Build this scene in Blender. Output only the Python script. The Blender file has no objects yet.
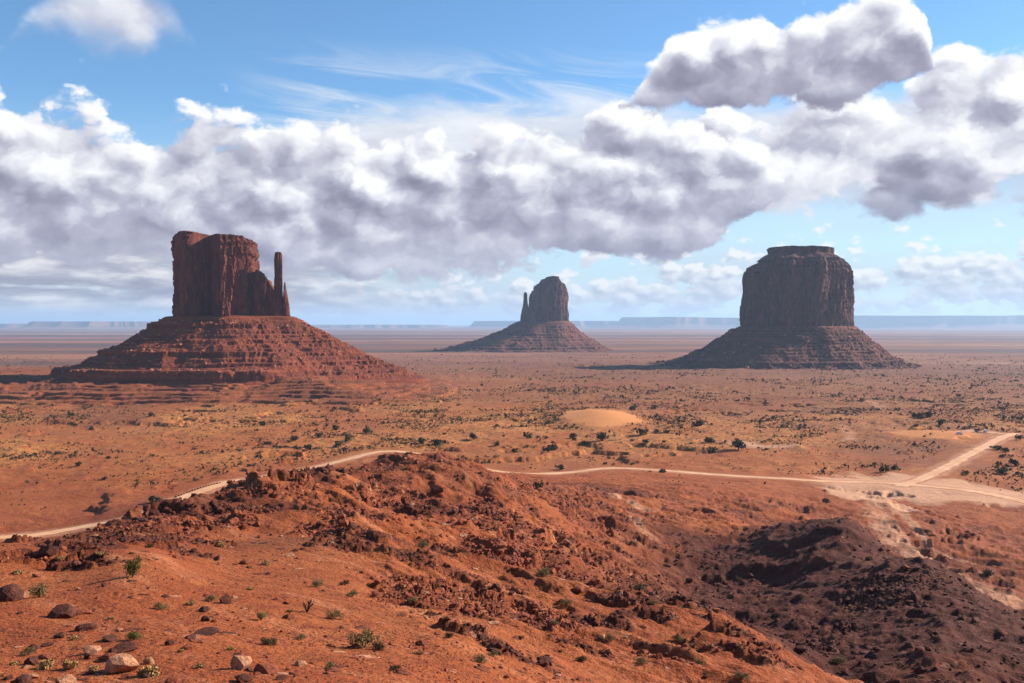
import bpy, bmesh, math, random
import numpy as np
from mathutils import Vector

C = bpy.context.scene
COL = C.collection
rnd = random.Random(7)
R = math.radians

# ---------------------------------------------------------------- camera, sky, sun, exposure
FPX = 995.0                      # focal length in pixels of the 1024 wide picture
PITCH = math.atan(19.5 / FPX)
cam_d = bpy.data.cameras.new("camera")
cam_d.lens = 36.0 * FPX / 1024.0
cam_d.sensor_width = 36.0
cam_d.clip_start = 0.5
cam_d.clip_end = 200000.0
cam = bpy.data.objects.new("camera", cam_d)
cam.rotation_euler = (math.pi / 2 - PITCH, 0, 0)
COL.objects.link(cam)
C.camera = cam

SUN_EL, SUN_AZ = 28.0, 67.0      # azimuth measured to the right of the view direction
sv = Vector((math.cos(R(SUN_EL)) * math.sin(R(SUN_AZ)), math.cos(R(SUN_EL)) * math.cos(R(SUN_AZ)), math.sin(R(SUN_EL))))
sun_d = bpy.data.lights.new("sun", 'SUN')
sun_d.energy = 5.0
sun_d.angle = R(0.5)
sun_d.color = (1.0, 0.94, 0.85)
sun = bpy.data.objects.new("sun", sun_d)
sun.rotation_euler = sv.to_track_quat('Z', 'Y').to_euler()
COL.objects.link(sun)

C.view_settings.view_transform = 'Standard'
C.view_settings.look = 'None'
C.view_settings.exposure = 0.95
C.view_settings.gamma = 1.0
C.view_settings.use_curve_mapping = False
C.cycles.max_bounces = 5
C.cycles.diffuse_bounces = 2
C.cycles.volume_bounces = 0
C.cycles.transparent_max_bounces = 6

class NT:
    """small helper to write node trees"""
    def __init__(self, tree):
        self.t = tree
    def n(self, typ, **kw):
        nd = self.t.nodes.new(typ)
        for k, v in kw.items():
            setattr(nd, k, v)
        return nd
    def put(self, sock, v):
        if isinstance(v, bpy.types.NodeSocket):
            self.t.links.new(v, sock)
        elif v is not None:
            if hasattr(sock.default_value, '__len__'):
                if not hasattr(v, '__len__'):
                    v = (v, v, v)
                if len(sock.default_value) == 4 and len(v) == 3:
                    v = tuple(v) + (1.0,)
            sock.default_value = v
    def m(self, op, a, b=None, c=None, clamp=False):
        nd = self.n('ShaderNodeMath', operation=op)
        nd.use_clamp = clamp
        for i, v in enumerate((a, b, c)):
            if v is not None:
                self.put(nd.inputs[i], v)
        return nd.outputs[0]
    def add(self, a, b): return self.m('ADD', a, b)
    def sub(self, a, b): return self.m('SUBTRACT', a, b)
    def mul(self, a, b): return self.m('MULTIPLY', a, b)
    def vec(self, x, y, z):
        nd = self.n('ShaderNodeCombineXYZ')
        for i, v in enumerate((x, y, z)):
            self.put(nd.inputs[i], v)
        return nd.outputs[0]
    def sep(self, v):
        nd = self.n('ShaderNodeSeparateXYZ')
        self.put(nd.inputs[0], v)
        return nd.outputs
    def vmul(self, a, b):
        nd = self.n('ShaderNodeVectorMath', operation='MULTIPLY')
        self.put(nd.inputs[0], a); self.put(nd.inputs[1], b)
        return nd.outputs[0]
    def vadd(self, a, b):
        nd = self.n('ShaderNodeVectorMath', operation='ADD')
        self.put(nd.inputs[0], a); self.put(nd.inputs[1], b)
        return nd.outputs[0]
    def ss(self, x, lo, hi, a=0.0, b=1.0):
        nd = self.n('ShaderNodeMapRange', interpolation_type='SMOOTHSTEP')
        self.put(nd.inputs['Value'], x)
        for k, v in (('From Min', lo), ('From Max', hi), ('To Min', a), ('To Max', b)):
            self.put(nd.inputs[k], v)
        return nd.outputs[0]
    def lin(self, x, lo, hi, a=0.0, b=1.0):
        nd = self.n('ShaderNodeMapRange')
        nd.clamp = True
        self.put(nd.inputs['Value'], x)
        for k, v in (('From Min', lo), ('From Max', hi), ('To Min', a), ('To Max', b)):
            self.put(nd.inputs[k], v)
        return nd.outputs[0]
    def noise(self, v, scale, detail=4.0, rough=0.5, dist=0.0, color=False, dim='3D'):
        nd = self.n('ShaderNodeTexNoise', noise_dimensions=dim)
        if v is not None:
            self.put(nd.inputs['Vector'], v)
        self.put(nd.inputs['Scale'], scale)
        nd.inputs['Detail'].default_value = detail
        nd.inputs['Roughness'].default_value = rough
        nd.inputs['Distortion'].default_value = dist
        return nd.outputs['Color' if color else 0]
    def vor(self, v, scale, detail=0.0, feature='F1', out='Distance', dim='3D'):
        nd = self.n('ShaderNodeTexVoronoi', feature=feature, voronoi_dimensions=dim)
        if v is not None:
            self.put(nd.inputs['Vector'], v)
        nd.inputs['Scale'].default_value = scale
        nd.inputs['Detail'].default_value = detail
        return nd.outputs[out]
    def mix(self, f, a, b):
        nd = self.n('ShaderNodeMix', data_type='RGBA')
        self.put(nd.inputs[0], f); self.put(nd.inputs[6], a); self.put(nd.inputs[7], b)
        return nd.outputs[2]
    def mulc(self, a, b, f=1.0):
        nd = self.n('ShaderNodeMix', data_type='RGBA', blend_type='MULTIPLY')
        self.put(nd.inputs[0], f); self.put(nd.inputs[6], a); self.put(nd.inputs[7], b)
        return nd.outputs[2]
    def ramp(self, f, stops):
        nd = self.n('ShaderNodeValToRGB')
        self.put(nd.inputs[0], f)
        el = nd.color_ramp.elements
        while len(el) < len(stops):
            el.new(0.5)
        for e, (p, c) in zip(el, stops):
            e.position = p
            e.color = tuple(c) + (1.0,)
        return nd.outputs[0]
    def curve(self, x, pts):
        nd = self.n('ShaderNodeFloatCurve')
        mp = nd.mapping
        mp.use_clip = False
        cv = mp.curves[0]
        pts = sorted(pts)
        while len(cv.points) < len(pts):
            cv.points.new(0.5, 0.5)
        for p, (a, b) in zip(cv.points, pts):
            p.location = (a, b)
            p.handle_type = 'AUTO_CLAMPED'
        mp.update()
        self.put(nd.inputs['Value'], x)
        return nd.outputs[0]

# ---------------------------------------------------------------- world: clear sky and its clouds, all in directions
def sky_dir(px, py):
    az = math.atan((px - 512.0) / FPX)
    return az, (322.0 - py) / FPX * math.cos(az)

def build_world():
    w = bpy.data.worlds.new("World")
    C.world = w
    w.use_nodes = True
    w.cycles.sampling_method = 'MANUAL'
    w.cycles.sample_map_resolution = 256
    t = w.node_tree
    t.nodes.clear()
    N = NT(t)
    out = N.n('ShaderNodeOutputWorld')
    sky = N.n('ShaderNodeTexSky', sky_type='NISHITA')
    sky.sun_disc = False
    sky.sun_elevation = R(SUN_EL)
    sky.sun_rotation = R(SUN_AZ)
    sky.altitude = 1600.0
    sky.air_density = 1.0
    sky.dust_density = 0.25
    sky.ozone_density = 1.6
    # puff: rounded billows out of fractal noise and fractal cells; Soft is the same with the fine detail left out
    def puff_group(name, det, vdet):
        g = bpy.data.node_groups.new(name, 'ShaderNodeTree')
        g.interface.new_socket("Vector", in_out='INPUT', socket_type='NodeSocketVector')
        g.interface.new_socket("Value", in_out='OUTPUT', socket_type='NodeSocketFloat')
        G = NT(g)
        gi, go = G.n('NodeGroupInput'), G.n('NodeGroupOutput')
        nz = G.noise(gi.outputs[0], 1.0, det, 0.60, dim='2D')
        vr = G.vor(gi.outputs[0], 1.0, vdet, dim='2D')
        G.put(go.inputs[0], G.m('MULTIPLY_ADD', vr, -0.72, G.m('MULTIPLY_ADD', nz, 0.72, 0.46)))
        return g
    g_full, g_soft = puff_group("puff", 7, 4), puff_group("puff_soft", 3, 1)

    d = N.n('ShaderNodeTexCoord').outputs['Generated']
    x, y, z = N.sep(d)
    hyp = N.m('SQRT', N.add(N.mul(x, x), N.mul(y, y)))
    az = N.m('ARCTAN2', x, y)
    el = N.m('DIVIDE', z, N.m('MAXIMUM', hyp, 0.02))
    azn = N.m('MULTIPLY_ADD', az, 0.5, 0.5)

    def puff(v, g=g_full):
        nd = N.n('ShaderNodeGroup')
        nd.node_tree = g
        N.put(nd.inputs[0], v)
        return nd.outputs[0]

    def curve_px(pts):
        out_ = []
        for px, py in pts:
            a, e = sky_dir(px, py)
            out_.append((a * .5 + .5, e * 2.0))
        return N.mul(N.curve(azn, out_), 0.5)

    def layer(top, base, scale, asp, amp, seed, soft, ktop, kbase, h0, tone, emb, delta=0.26, rim=0.30, rimw=0.026, bias=0.004, fine=0.22):
        """one bank of cloud between two skylines; returns (alpha, colour)"""
        T, B = curve_px(top), curve_px(base)
        P = N.vec(N.m('MULTIPLY_ADD', az, scale, seed), N.m('MULTIPLY_ADD', el, scale * asp, seed), 0.0)
        wob = N.noise(P, 2.3, 4, 0.6, color=True, dim='2D')
        P = N.vadd(P, N.vmul(N.vadd(wob, (-.5, -.5, -.5)), (.34, .34, 0)))
        p0 = puff(P)
        q0 = puff(P, g_soft)
        q1 = puff(N.vadd(P, (0.55 * delta, 0.85 * delta, 0.0)), g_soft)
        up = N.mul(N.sub(T, el), ktop)
        dn = N.mul(N.sub(el, B), kbase)
        sd = N.m('SMOOTH_MIN', up, dn, 0.01)
        dens = N.m('MULTIPLY_ADD', N.sub(p0, 0.5), amp, N.add(sd, bias))
        alpha = N.ss(dens, 0.0, soft)
        h = N.m('DIVIDE', N.sub(el, B), N.m('MAXIMUM', N.sub(T, B), 0.006), clamp=False)
        h = N.m('MINIMUM', N.m('MAXIMUM', h, 0.0), 1.15)
        e = N.add(N.sub(q0, q1), N.mul(N.sub(p0, q0), fine))
        br = N.m('MULTIPLY_ADD', h, h0[1], h0[0])
        br = N.m('MULTIPLY_ADD', N.mul(e, N.m('MULTIPLY_ADD', h, 0.75, 0.4)), emb, br)
        br = N.m('MULTIPLY_ADD', N.mul(N.ss(dens, rimw, 0.0), h), rim, br)
        col = N.ramp(br, tone)
        return alpha, col

    TONE = [(0.0, (.225, .215, .295)), (0.25, (.325, .315, .41)), (0.5, (.48, .475, .575)), (0.75, (.73, .73, .80)), (1.0, (.98, .98, .99))]
    TFAR = [(0.0, (.38, .42, .53)), (0.4, (.52, .56, .66)), (0.75, (.76, .78, .83)), (1.0, (.93, .92, .91))]

    TONE_V = [(0.0, (.40, .40, .48)), (0.5, (.62, .64, .72)), (1.0, (.88, .90, .94))]
    L = []
    # thin high cirrus streaks
    P = N.vec(N.mul(az, 5.0), N.mul(N.add(el, N.mul(az, 0.12)), 34.0), 3.3)
    ci = N.noise(P, 1.0, 7, 0.62, 0.9, dim='2D')
    mk = N.mul(N.ss(az, sky_dir(215, 0)[0], sky_dir(330, 0)[0]), N.ss(az, sky_dir(560, 0)[0], sky_dir(760, 0)[0], 1, 0))
    mk = N.mul(mk, N.mul(N.ss(el, .14, .19), N.ss(el, .285, .22)))
    ca = N.mul(N.ss(ci, .40, .74), N.mul(mk, 0.9))
    L.append((ca, (.80, .84, .90)))
    # pale veil behind the banks, thickest above the horizon
    vn = N.noise(N.vec(N.mul(az, 3.5), N.mul(el, 16.0), 8.1), 1.0, 5, 0.55, dim='2D')
    va = N.mul(N.ss(el, 0.22, 0.05), N.ss(vn, 0.22, 0.75, 0.62, 0.97))
    L.append((va, N.mix(N.ss(el, 0.0, 0.10), (.56, .66, .75), (.60, .72, .82))))
    # veil of smooth white cloud running from the cirrus down into the main bank
    T = curve_px([(-300, 150), (0, 150), (200, 150), (260, 128), (330, 108), (400, 100), (480, 96), (560, 98), (620, 92), (660, 100), (720, 96), (800, 90), (880, 84), (930, 70), (980, 64), (1100, 80)])
    B = curve_px([(-300, 262), (0, 272), (200, 272), (400, 262), (600, 250), (720, 236), (800, 214), (900, 212), (1100, 206)])
    vn = N.noise(N.vec(N.mul(az, 9.0), N.mul(el, 26.0), 0.0), 1.0, 6, 0.55, dim='2D')
    sd = N.m('SMOOTH_MIN', N.sub(T, el), N.sub(el, B), 0.02)
    va = N.ss(N.m('MULTIPLY_ADD', N.sub(vn, 0.5), 0.055, sd), -0.004, 0.035)
    L.append((N.mul(va, 0.92), N.ramp(N.m('MULTIPLY_ADD', N.sub(vn, 0.5), 1.1, N.lin(N.sub(el, B), 0.0, 0.12, 0.25, 0.75)), TONE_V)))
    # low far cumulus along the horizon
    a1, c1 = layer([(-200, 262), (0, 262), (300, 278), (380, 290), (470, 280), (560, 290), (640, 268), (740, 262), (860, 262), (930, 256), (1024, 250), (1200, 250)],
                   [(-200, 316), (0, 314), (300, 312), (420, 314), (560, 312), (700, 312), (860, 309), (1024, 306), (1200, 306)],
                   30.0, 1.7, 0.046, 21.3, 0.010, 0.55, 0.6, (.36, .50), TFAR, 1.5, bias=.017, fine=.7, rim=.25)
    L.append((N.mul(a1, 0.88), c1))
    # streaked grey layers at the left under the bank
    P = N.vec(N.mul(az, 11.0), N.mul(el, 52.0), 1.9)
    s0 = N.noise(P, 1.0, 7, 0.55, 0.25, dim='2D')
    s1 = N.noise(N.vadd(P, (.2, .55, 0)), 1.0, 7, 0.55, 0.25, dim='2D')
    mk = N.mul(N.ss(az, sky_dir(500, 0)[0], sky_dir(250, 0)[0]), N.mul(N.ss(el, .004, .022), N.ss(el, .11, .080)))
    sa = N.mul(N.ss(s0, .20, .46), N.mul(mk, 0.95))
    L.append((sa, N.ramp(N.m('MULTIPLY_ADD', N.sub(s0, s1), 2.4, 0.38), [(0, (.31, .30, .37)), (.45, (.46, .45, .52)), (1, (.84, .82, .82))])))
    # right-hand cluster, far part
    a1, c1 = layer([(600, 240), (660, 150), (700, 120), (750, 104), (830, 96), (890, 78), (940, 52), (975, 44), (1024, 58), (1100, 60), (1250, 120)],
                   [(600, 250), (680, 210), (780, 205), (850, 214), (900, 222), (960, 216), (1024, 190), (1250, 210)],
                   12.0, 1.3, 0.060, 44.7, 0.012, 0.62, 0.75, (.78, .18), TONE, 1.35, bias=.016, fine=.9)
    L.append((a1, c1))
    # low grey bellied cloud at the right
    a1, c1 = layer([(820, 214), (860, 160), (900, 128), (940, 124), (985, 150), (1030, 160), (1100, 160)],
                   [(820, 214), (850, 222), (900, 228), (950, 224), (985, 216), (1024, 232), (1100, 234)],
                   13.0, 1.5, 0.045, 61.2, 0.018, 0.6, 0.9, (.06, .56), TONE, 1.3, bias=.006)
    L.append((N.mul(a1, 0.95), c1))
    # the main bank right across the picture
    a1, c1 = layer([(-300, 110), (-60, 84), (0, 90), (40, 102), (90, 98), (140, 104), (200, 110), (260, 114), (330, 124), (400, 128), (470, 130), (530, 124),
                    (580, 118), (640, 106), (700, 120), (750, 142), (785, 176), (800, 215), (840, 290), (900, 340)],
                   [(-300, 262), (0, 272), (100, 268), (200, 272), (300, 282), (370, 278), (430, 274), (500, 266), (560, 264), (620, 270), (690, 256), (740, 232), (790, 200), (840, 200), (900, 200)],
                   12.0, 1.35, 0.050, 12.4, 0.010, 0.62, 1.1, (.46, .44), TONE, 1.5, bias=.012, fine=0.9, rim=.42, rimw=.030)
    L.append((a1, c1))
    # the big bright cloud above, upper right
    a1, c1 = layer([(585, 150), (618, 118), (636, 84), (655, 60), (682, 38), (715, 24), (760, 16), (800, 22), (840, 8), (880, -2), (906, 0), (922, 26), (934, 72), (948, 150)],
                   [(585, 104), (640, 106), (700, 106), (760, 106), (830, 103), (880, 96), (915, 84), (935, 80), (955, 80)],
                   14.0, 1.2, 0.038, 77.1, 0.009, 0.7, 1.1, (.30, .66), TONE, 1.25, bias=.016, fine=0.85, rim=.45)
    L.append((a1, c1))
    # small cloud top left and a scrap
    a1, c1 = layer([(20, 30), (45, 0), (70, -26), (120, -36), (165, -12), (188, 26), (205, 60)],
                   [(20, 40), (45, 26), (80, 40), (140, 58), (175, 46), (200, 50)],
                   9.0, 1.2, 0.035, 93.4, 0.03, 0.6, 0.7, (.56, .30), TONE, 1.2, bias=.014)
    L.append((N.mul(a1, 0.93), c1))
    a1, c1 = layer([(50, 112), (60, 100), (70, 97), (82, 103), (90, 112)], [(50, 112), (62, 110), (78, 110), (90, 112)],
                   24.0, 1.2, 0.012, 15.5, 0.014, 0.6, 0.7, (.60, .25), TONE, 1.0)
    L.append((N.mul(a1, 0.8), c1))

    skyc = N.vmul(sky.outputs[0], SKY_TINT)
    bg = N.n('ShaderNodeBackground')
    N.put(bg.inputs[0], skyc)
    bg.inputs[1].default_value = SKY_STRENGTH
    cl = None
    acc = None
    for a_, c_ in L:
        if cl is None:
            cl = N.mix(0.0, c_, c_); acc = a_
        else:
            # "over" with coverage kept apart from colour
            na = N.sub(N.add(a_, acc), N.mul(a_, acc))
            f = N.m('DIVIDE', a_, N.m('MAXIMUM', na, 0.0005), clamp=True)
            cl = N.mix(f, cl, c_)
            acc = na
    acc = N.mul(N.mul(acc, N.ss(el, -0.02, 0.004)), N.ss(N.m('ABSOLUTE', az), 1.25, 0.75))
    bc = N.n('ShaderNodeBackground')
    N.put(bc.inputs[0], cl)
    bc.inputs[1].default_value = CLOUD_STRENGTH
    ms = N.n('ShaderNodeMixShader')
    N.put(ms.inputs[0], acc)
    t.links.new(bg.outputs[0], ms.inputs[1])
    t.links.new(bc.outputs[0], ms.inputs[2])
    t.links.new(ms.outputs[0], out.inputs[0])

SKY_STRENGTH = 0.080
SKY_TINT = (0.74, 1.0, 1.14)
CLOUD_STRENGTH = 0.545
build_world()

# ---------------------------------------------------------------- fractal noise in numpy
_GT = np.stack([np.cos(np.arange(64) * 2 * np.pi / 64), np.sin(np.arange(64) * 2 * np.pi / 64)], 1).astype(np.float32)
def _hash(ix, iy, seed):
    h = ix.astype(np.uint32) * np.uint32(374761393) + iy.astype(np.uint32) * np.uint32(668265263) + np.uint32(seed * 974711 + 1013)
    h = (h ^ (h >> np.uint32(13))) * np.uint32(1274126177)
    return h ^ (h >> np.uint32(16))
def perlin(x, y, seed=0):
    x = np.asarray(x, np.float64); y = np.asarray(y, np.float64)
    fx, fy = np.floor(x), np.floor(y)
    ix, iy = fx.astype(np.int64), fy.astype(np.int64)
    x = (x - fx).astype(np.float32); y = (y - fy).astype(np.float32)
    u = x * x * x * (x * (x * 6 - 15) + 10); v = y * y * y * (y * (y * 6 - 15) + 10)
    def g(dx, dy):
        k = _GT[(_hash(ix + dx, iy + dy, seed) & np.uint32(63)).astype(np.int64)]
        return k[..., 0] * (x - dx) + k[..., 1] * (y - dy)
    a = g(0, 0); b = g(1, 0); c = g(0, 1); d = g(1, 1)
    return (a + u * (b - a) + v * (c - a + u * (a - b - c + d))) * 1.5
def fbm(x, y, o=4, seed=0, gain=.5):
    s = 0.0; a = 1.0; f = 1.0; t = 0.0
    for i in range(o):
        s = s + a * perlin(x * f + 13.7 * i, y * f - 7.1 * i, seed + i); t += a; a *= gain; f *= 2.03
    return s / t
def ridged(x, y, o=4, seed=0, gain=.5):
    s = 0.0; a = 1.0; f = 1.0; t = 0.0
    for i in range(o):
        n = 1.0 - np.abs(perlin(x * f + 5.3 * i, y * f + 9.9 * i, seed + i)) * 1.6
        s = s + a * n * np.abs(n); t += a; a *= gain; f *= 2.07
    return s / t
def sstep(x, a, b):
    t = np.clip((x - a) / (b - a), 0, 1)
    return t * t * (3 - 2 * t)

def blocks(x, y, seed=0):
    """broken blocks: a random height for every cell of a jittered lattice, lower along the joints"""
    x = np.asarray(x, float); y = np.asarray(y, float)
    ix = np.floor(x).astype(np.int64); iy = np.floor(y).astype(np.int64)
    d1 = np.full(x.shape, 9.0); d2 = np.full(x.shape, 9.0); h = np.zeros(x.shape)
    for a in (-1, 0, 1):
        for b in (-1, 0, 1):
            k = _hash(ix + a, iy + b, seed)
            cx = ix + a + .15 + .7 * (k & np.uint32(255)) / 255.0; cy = iy + b + .15 + .7 * ((k >> np.uint32(8)) & np.uint32(255)) / 255.0
            d = np.hypot(x - cx, y - cy)
            m = d < d1
            d2 = np.where(m, d1, np.minimum(d2, d))
            h = np.where(m, ((k >> np.uint32(16)) & np.uint32(255)) / 255.0 + (x - cx) * (((k >> np.uint32(20)) & np.uint32(15)) / 15.0 - .5) * .8, h)
            d1 = np.where(m, d, d1)
    return h * sstep(d2 - d1, .0, .16)

# ---------------------------------------------------------------- the lie of the land
def ray(px, py):
    px = np.asarray(px, float); py = np.asarray(py, float)
    a = (px - 512.0) / FPX; b = (341.5 - py) / FPX
    cp, sp = math.cos(PITCH), math.sin(PITCH)
    return a, cp + b * sp, -sp + b * cp
def at(px, py, Y):
    a, f, u = ray(px, py)
    k = Y / f
    return a * k, Y, u * k

CTRL = []
def cp(px, *pairs):
    for py, Y in pairs:
        if py < 0:                        # hidden ground: -py is its depth below the eye
            X, _, _ = at(px, 400, Y); CTRL.append((X, Y, float(py)))
        else:
            X, Yv, z = at(px, py, Y); CTRL.append((float(X), float(Yv), float(z)))
for p in (-420, -200):
    cp(p, (683, 33), (600, 55), (560, 78), (545, 105), (-60, 190), (536, 380), (480, 520))
cp(0, (683, 33), (640, 43), (600, 55), (560, 75), (547, 105), (-58, 190), (536, 380), (470, 545))
cp(75, (683, 33), (640, 43), (600, 55), (565, 74), (534, 112), (-58, 200), (528, 395), (465, 555))
cp(130, (683, 32), (640, 42), (600, 55), (570, 66), (550, 80), (513, 125), (-62, 230), (512, 415), (460, 570))
cp(200, (683, 31), (640, 43), (600, 58), (575, 74), (545, 98), (505, 140), (-64, 270), (494, 455), (455, 590))
cp(260, (683, 31), (640, 44), (600, 62), (575, 80), (545, 100), (515, 125), (485, 155), (-64, 300), (478, 505), (450, 610))
cp(325, (683, 32), (640, 46), (600, 66), (560, 92), (520, 125), (490, 160), (469, 200), (-66, 350), (461, 560))
cp(390, (683, 33), (640, 48), (600, 70), (560, 100), (520, 140), (490, 190), (460, 260), (455, 290), (-66, 430), (446, 635))
cp(470, (683, 38), (640, 55), (600, 85), (560, 115), (520, 160), (490, 220), (463, 300), (-66, 420), (462, 560))
cp(560, (683, 50), (640, 68), (600, 95), (560, 140), (530, 200), (500, 300), (482, 410), (472, 530))
cp(650, (683, 58), (640, 75), (600, 100), (-38.5, 135), (575, 205), (545, 250), (530, 275), (510, 340), (485, 450), (470, 535))
cp(715, (683, 62), (650, 76), (612, 97), (-41.5, 135), (600, 200), (560, 250), (530, 285), (520, 320), (490, 440), (474, 520))
cp(780, (683, 68), (660, 80), (-40, 120), (600, 195), (560, 235), (523, 268), (-72, 330), (512, 390), (478, 505))
cp(850, (683, 115), (640, 145), (600, 175), (560, 215), (518, 250), (-70, 310), (511, 400), (481, 503))
cp(930, (683, 108), (640, 132), (600, 162), (566, 200), (-68, 245), (556, 332), (520, 395), (487, 480))
cp(1024, (683, 112), (650, 132), (621, 160), (-70, 215), (611, 275), (560, 333), (500, 448))
for p in (1200, 1440):
    cp(p, (683, 100), (650, 120), (635, 150), (-72, 215), (611, 275), (560, 333), (500, 448))
_ZF = ([math.log(v) for v in (60, 300, 450, 1000, 1500, 2200, 3600, 10000, 20000, 60000)],
       [-78, -79, -80, -82, -87, -95, -101, -125, -150, -195])
def zfar(lr):
    return np.interp(lr, _ZF[0], _ZF[1])
for p in range(-420, 1500, 160):
    for Y in (700, 860):
        X, _, _ = at(p, 400, Y)
        CTRL.append((float(X), float(Y), float(zfar(math.log(math.hypot(X, Y))))))
_c = np.array(CTRL)
def _dom(X, Y):
    return np.clip(np.arctan2(X, Y), -.9, .9) * 3.0, np.log(np.maximum(np.hypot(X, Y), 5.0))
_cu, _cw = _dom(_c[:, 0], _c[:, 1])
def _ker(du, dw):
    return np.sqrt(du * du + dw * dw + 0.10 ** 2)
_A = _ker(_cu[:, None] - _cu[None], _cw[:, None] - _cw[None])
_zm = _c[:, 2].mean()
_wt = np.linalg.solve(_A + 1e-4 * np.eye(len(_c)), _c[:, 2] - _zm)
_GU = np.linspace(-2.7, 2.7, 420); _GW = np.linspace(math.log(5.0), math.log(1000.0), 420)
_g = np.zeros((420, 420))
for _i, _u in enumerate(_GU):
    _g[_i] = _ker(_u - _cu[None], _GW[:, None] - _cw[None]) @ _wt + _zm
def _bil(u, w):
    a = np.clip((u - _GU[0]) / (_GU[1] - _GU[0]), 0, 418.999); b = np.clip((w - _GW[0]) / (_GW[1] - _GW[0]), 0, 418.999)
    i = a.astype(int); j = b.astype(int); a = a - i; b = b - j
    return (_g[i, j] * (1 - a) * (1 - b) + _g[i + 1, j] * a * (1 - b) + _g[i, j + 1] * (1 - a) * b + _g[i + 1, j + 1] * a * b)

def h_base(X, Y):
    u, w = _dom(X, Y)
    r = np.hypot(X, Y)
    z = _bil(u, w)
    z = z + (zfar(w) - z) * sstep(w, math.log(620), math.log(900))
    rim = np.interp(r, [0, 4, 8, 16, 22, 30], [-1.75, -2.6, -5.2, -9.6, -11.0, -12.0])
    z = np.where(r < 30, rim + (z - rim) * sstep(r, 20, 30), z)
    back = sstep(np.abs(np.arctan2(X, Y)), 1.2, 2.0)          # the overlook behind the camera
    zb = np.interp(r, [0, 300, 2000, 60000], [-1.75, -3, -40, -195])
    return z + (zb - z) * back

def hit(px, py, Ymin=20.0, fn=h_base, Ymax=30000.0):
    """first point of the ground on the line of sight through a pixel, beyond Ymin"""
    px = np.atleast_1d(np.asarray(px, float)); py = np.atleast_1d(np.asarray(py, float))
    Ymin = np.broadcast_to(np.asarray(Ymin, float), px.shape)
    a, f, u = ray(px, py)
    lo = np.log(Ymin)[:, None]
    Ys = np.exp(lo + (math.log(Ymax) - lo) * np.linspace(0, 1, 900)[None])
    k = Ys / f[:, None]
    below = u[:, None] * k < fn(a[:, None] * k, Ys)
    below[:, -1] = True
    i = np.argmax(below, 1)
    hi = Ys[np.arange(len(px)), i]; lo_ = Ys[np.arange(len(px)), np.maximum(i - 1, 0)]
    for _ in range(12):
        mid = .5 * (hi + lo_); k = mid / f
        b = u * k < fn(a * k, mid)
        hi = np.where(b, mid, hi); lo_ = np.where(b, lo_, mid)
    k = hi / f
    return a * k, hi, u * k

def polyline(pts, ymin, n=160):
    """smooth curve on the ground under a list of pixels"""
    p = np.array(pts, float)
    X, Y, Z = hit(p[:, 0], p[:, 1], ymin)
    P = np.stack([X, Y], 1)
    P = np.vstack([2 * P[0] - P[1], P, 2 * P[-1] - P[-2]])
    out = []
    m = len(P) - 3
    for t in np.linspace(0, m - 1e-6, n):
        i = int(t); t -= i
        p0, p1, p2, p3 = P[i:i + 4]
        out.append(.5 * (2 * p1 + (p2 - p0) * t + (2 * p0 - 5 * p1 + 4 * p2 - p3) * t * t + (3 * p1 - p0 - 3 * p2 + p3) * t ** 3))
    return np.array(out)
def dist_line(X, Y, P):
    """distance to a polyline and the index of the nearest vertex"""
    sh = X.shape; X = X.ravel(); Y = Y.ravel()
    best = np.full(X.shape, 1e9); idx = np.zeros(X.shape, int)
    for i in range(len(P) - 1):
        ax, ay = P[i]; dx, dy = P[i + 1] - P[i]
        t = np.clip(((X - ax) * dx + (Y - ay) * dy) / (dx * dx + dy * dy + 1e-9), 0, 1)
        d = np.hypot(X - ax - t * dx, Y - ay - t * dy)
        m = d < best
        best[m] = d[m]; idx[m] = i
    return best.reshape(sh), idx.reshape(sh)

ROAD_MAIN = polyline([(-60, 541), (0, 537), (40, 534), (80, 527), (125, 519), (160, 508), (195, 493), (228, 482), (255, 478), (300, 470), (340, 461), (385, 451),
                      (430, 456), (478, 468), (520, 473), (570, 472), (610, 468), (660, 470), (740, 476), (810, 480), (870, 482), (930, 486), (980, 492), (1024, 501), (1090, 516)], 350.0, 240)
ROAD_SIDE = polyline([(900, 486), (925, 477), (950, 465), (970, 454), (985, 446), (1003, 437), (1016, 433)], 350.0, 60)
WASHES = [(polyline([(868, 488), (874, 512), (893, 536), (915, 553), (945, 572), (985, 592), (1015, 606), (1060, 622)], 280.0, 60), 5.2),
          (polyline([(862, 484), (900, 482), (950, 488), (1000, 494), (1060, 502)], 350.0, 40), 22.0),
          (polyline([(890, 506), (915, 528), (935, 548), (980, 560)], 320.0, 30), 2.0),
          (polyline([(738, 440), (760, 445), (792, 446)], 350.0, 20), 9.0),
          (polyline([(842, 426), (850, 434), (846, 440)], 350.0, 20), 4.5),
          (polyline([(860, 400), (878, 404), (885, 409)], 350.0, 20), 5.0),
          (polyline([(950, 433), (975, 431), (1000, 433)], 350.0, 20), 7.0),
          (polyline([(632, 520), (645, 533), (652, 540)], 180.0, 20), 2.2),
          (polyline([(600, 490), (640, 508), (690, 520)], 180.0, 20), 1.6)]
def road_field(X, Y):
    """nearness to a road, 0..1, and the road's own height there"""
    r = np.hypot(X, Y)
    k = np.zeros(X.shape); zr = np.zeros(X.shape)
    m = (r > 340) & (r < 820) & (Y > 0) & (np.abs(np.arctan2(X, Y)) < .7)
    if m.any():
        x, y = X[m], Y[m]
        d1, _ = dist_line(x, y, ROAD_MAIN[::3]); d2, _ = dist_line(x, y, ROAD_SIDE[::3])
        k[m] = 1 - sstep(np.minimum(d1, d2), 6.5, 26)
    return k

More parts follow.
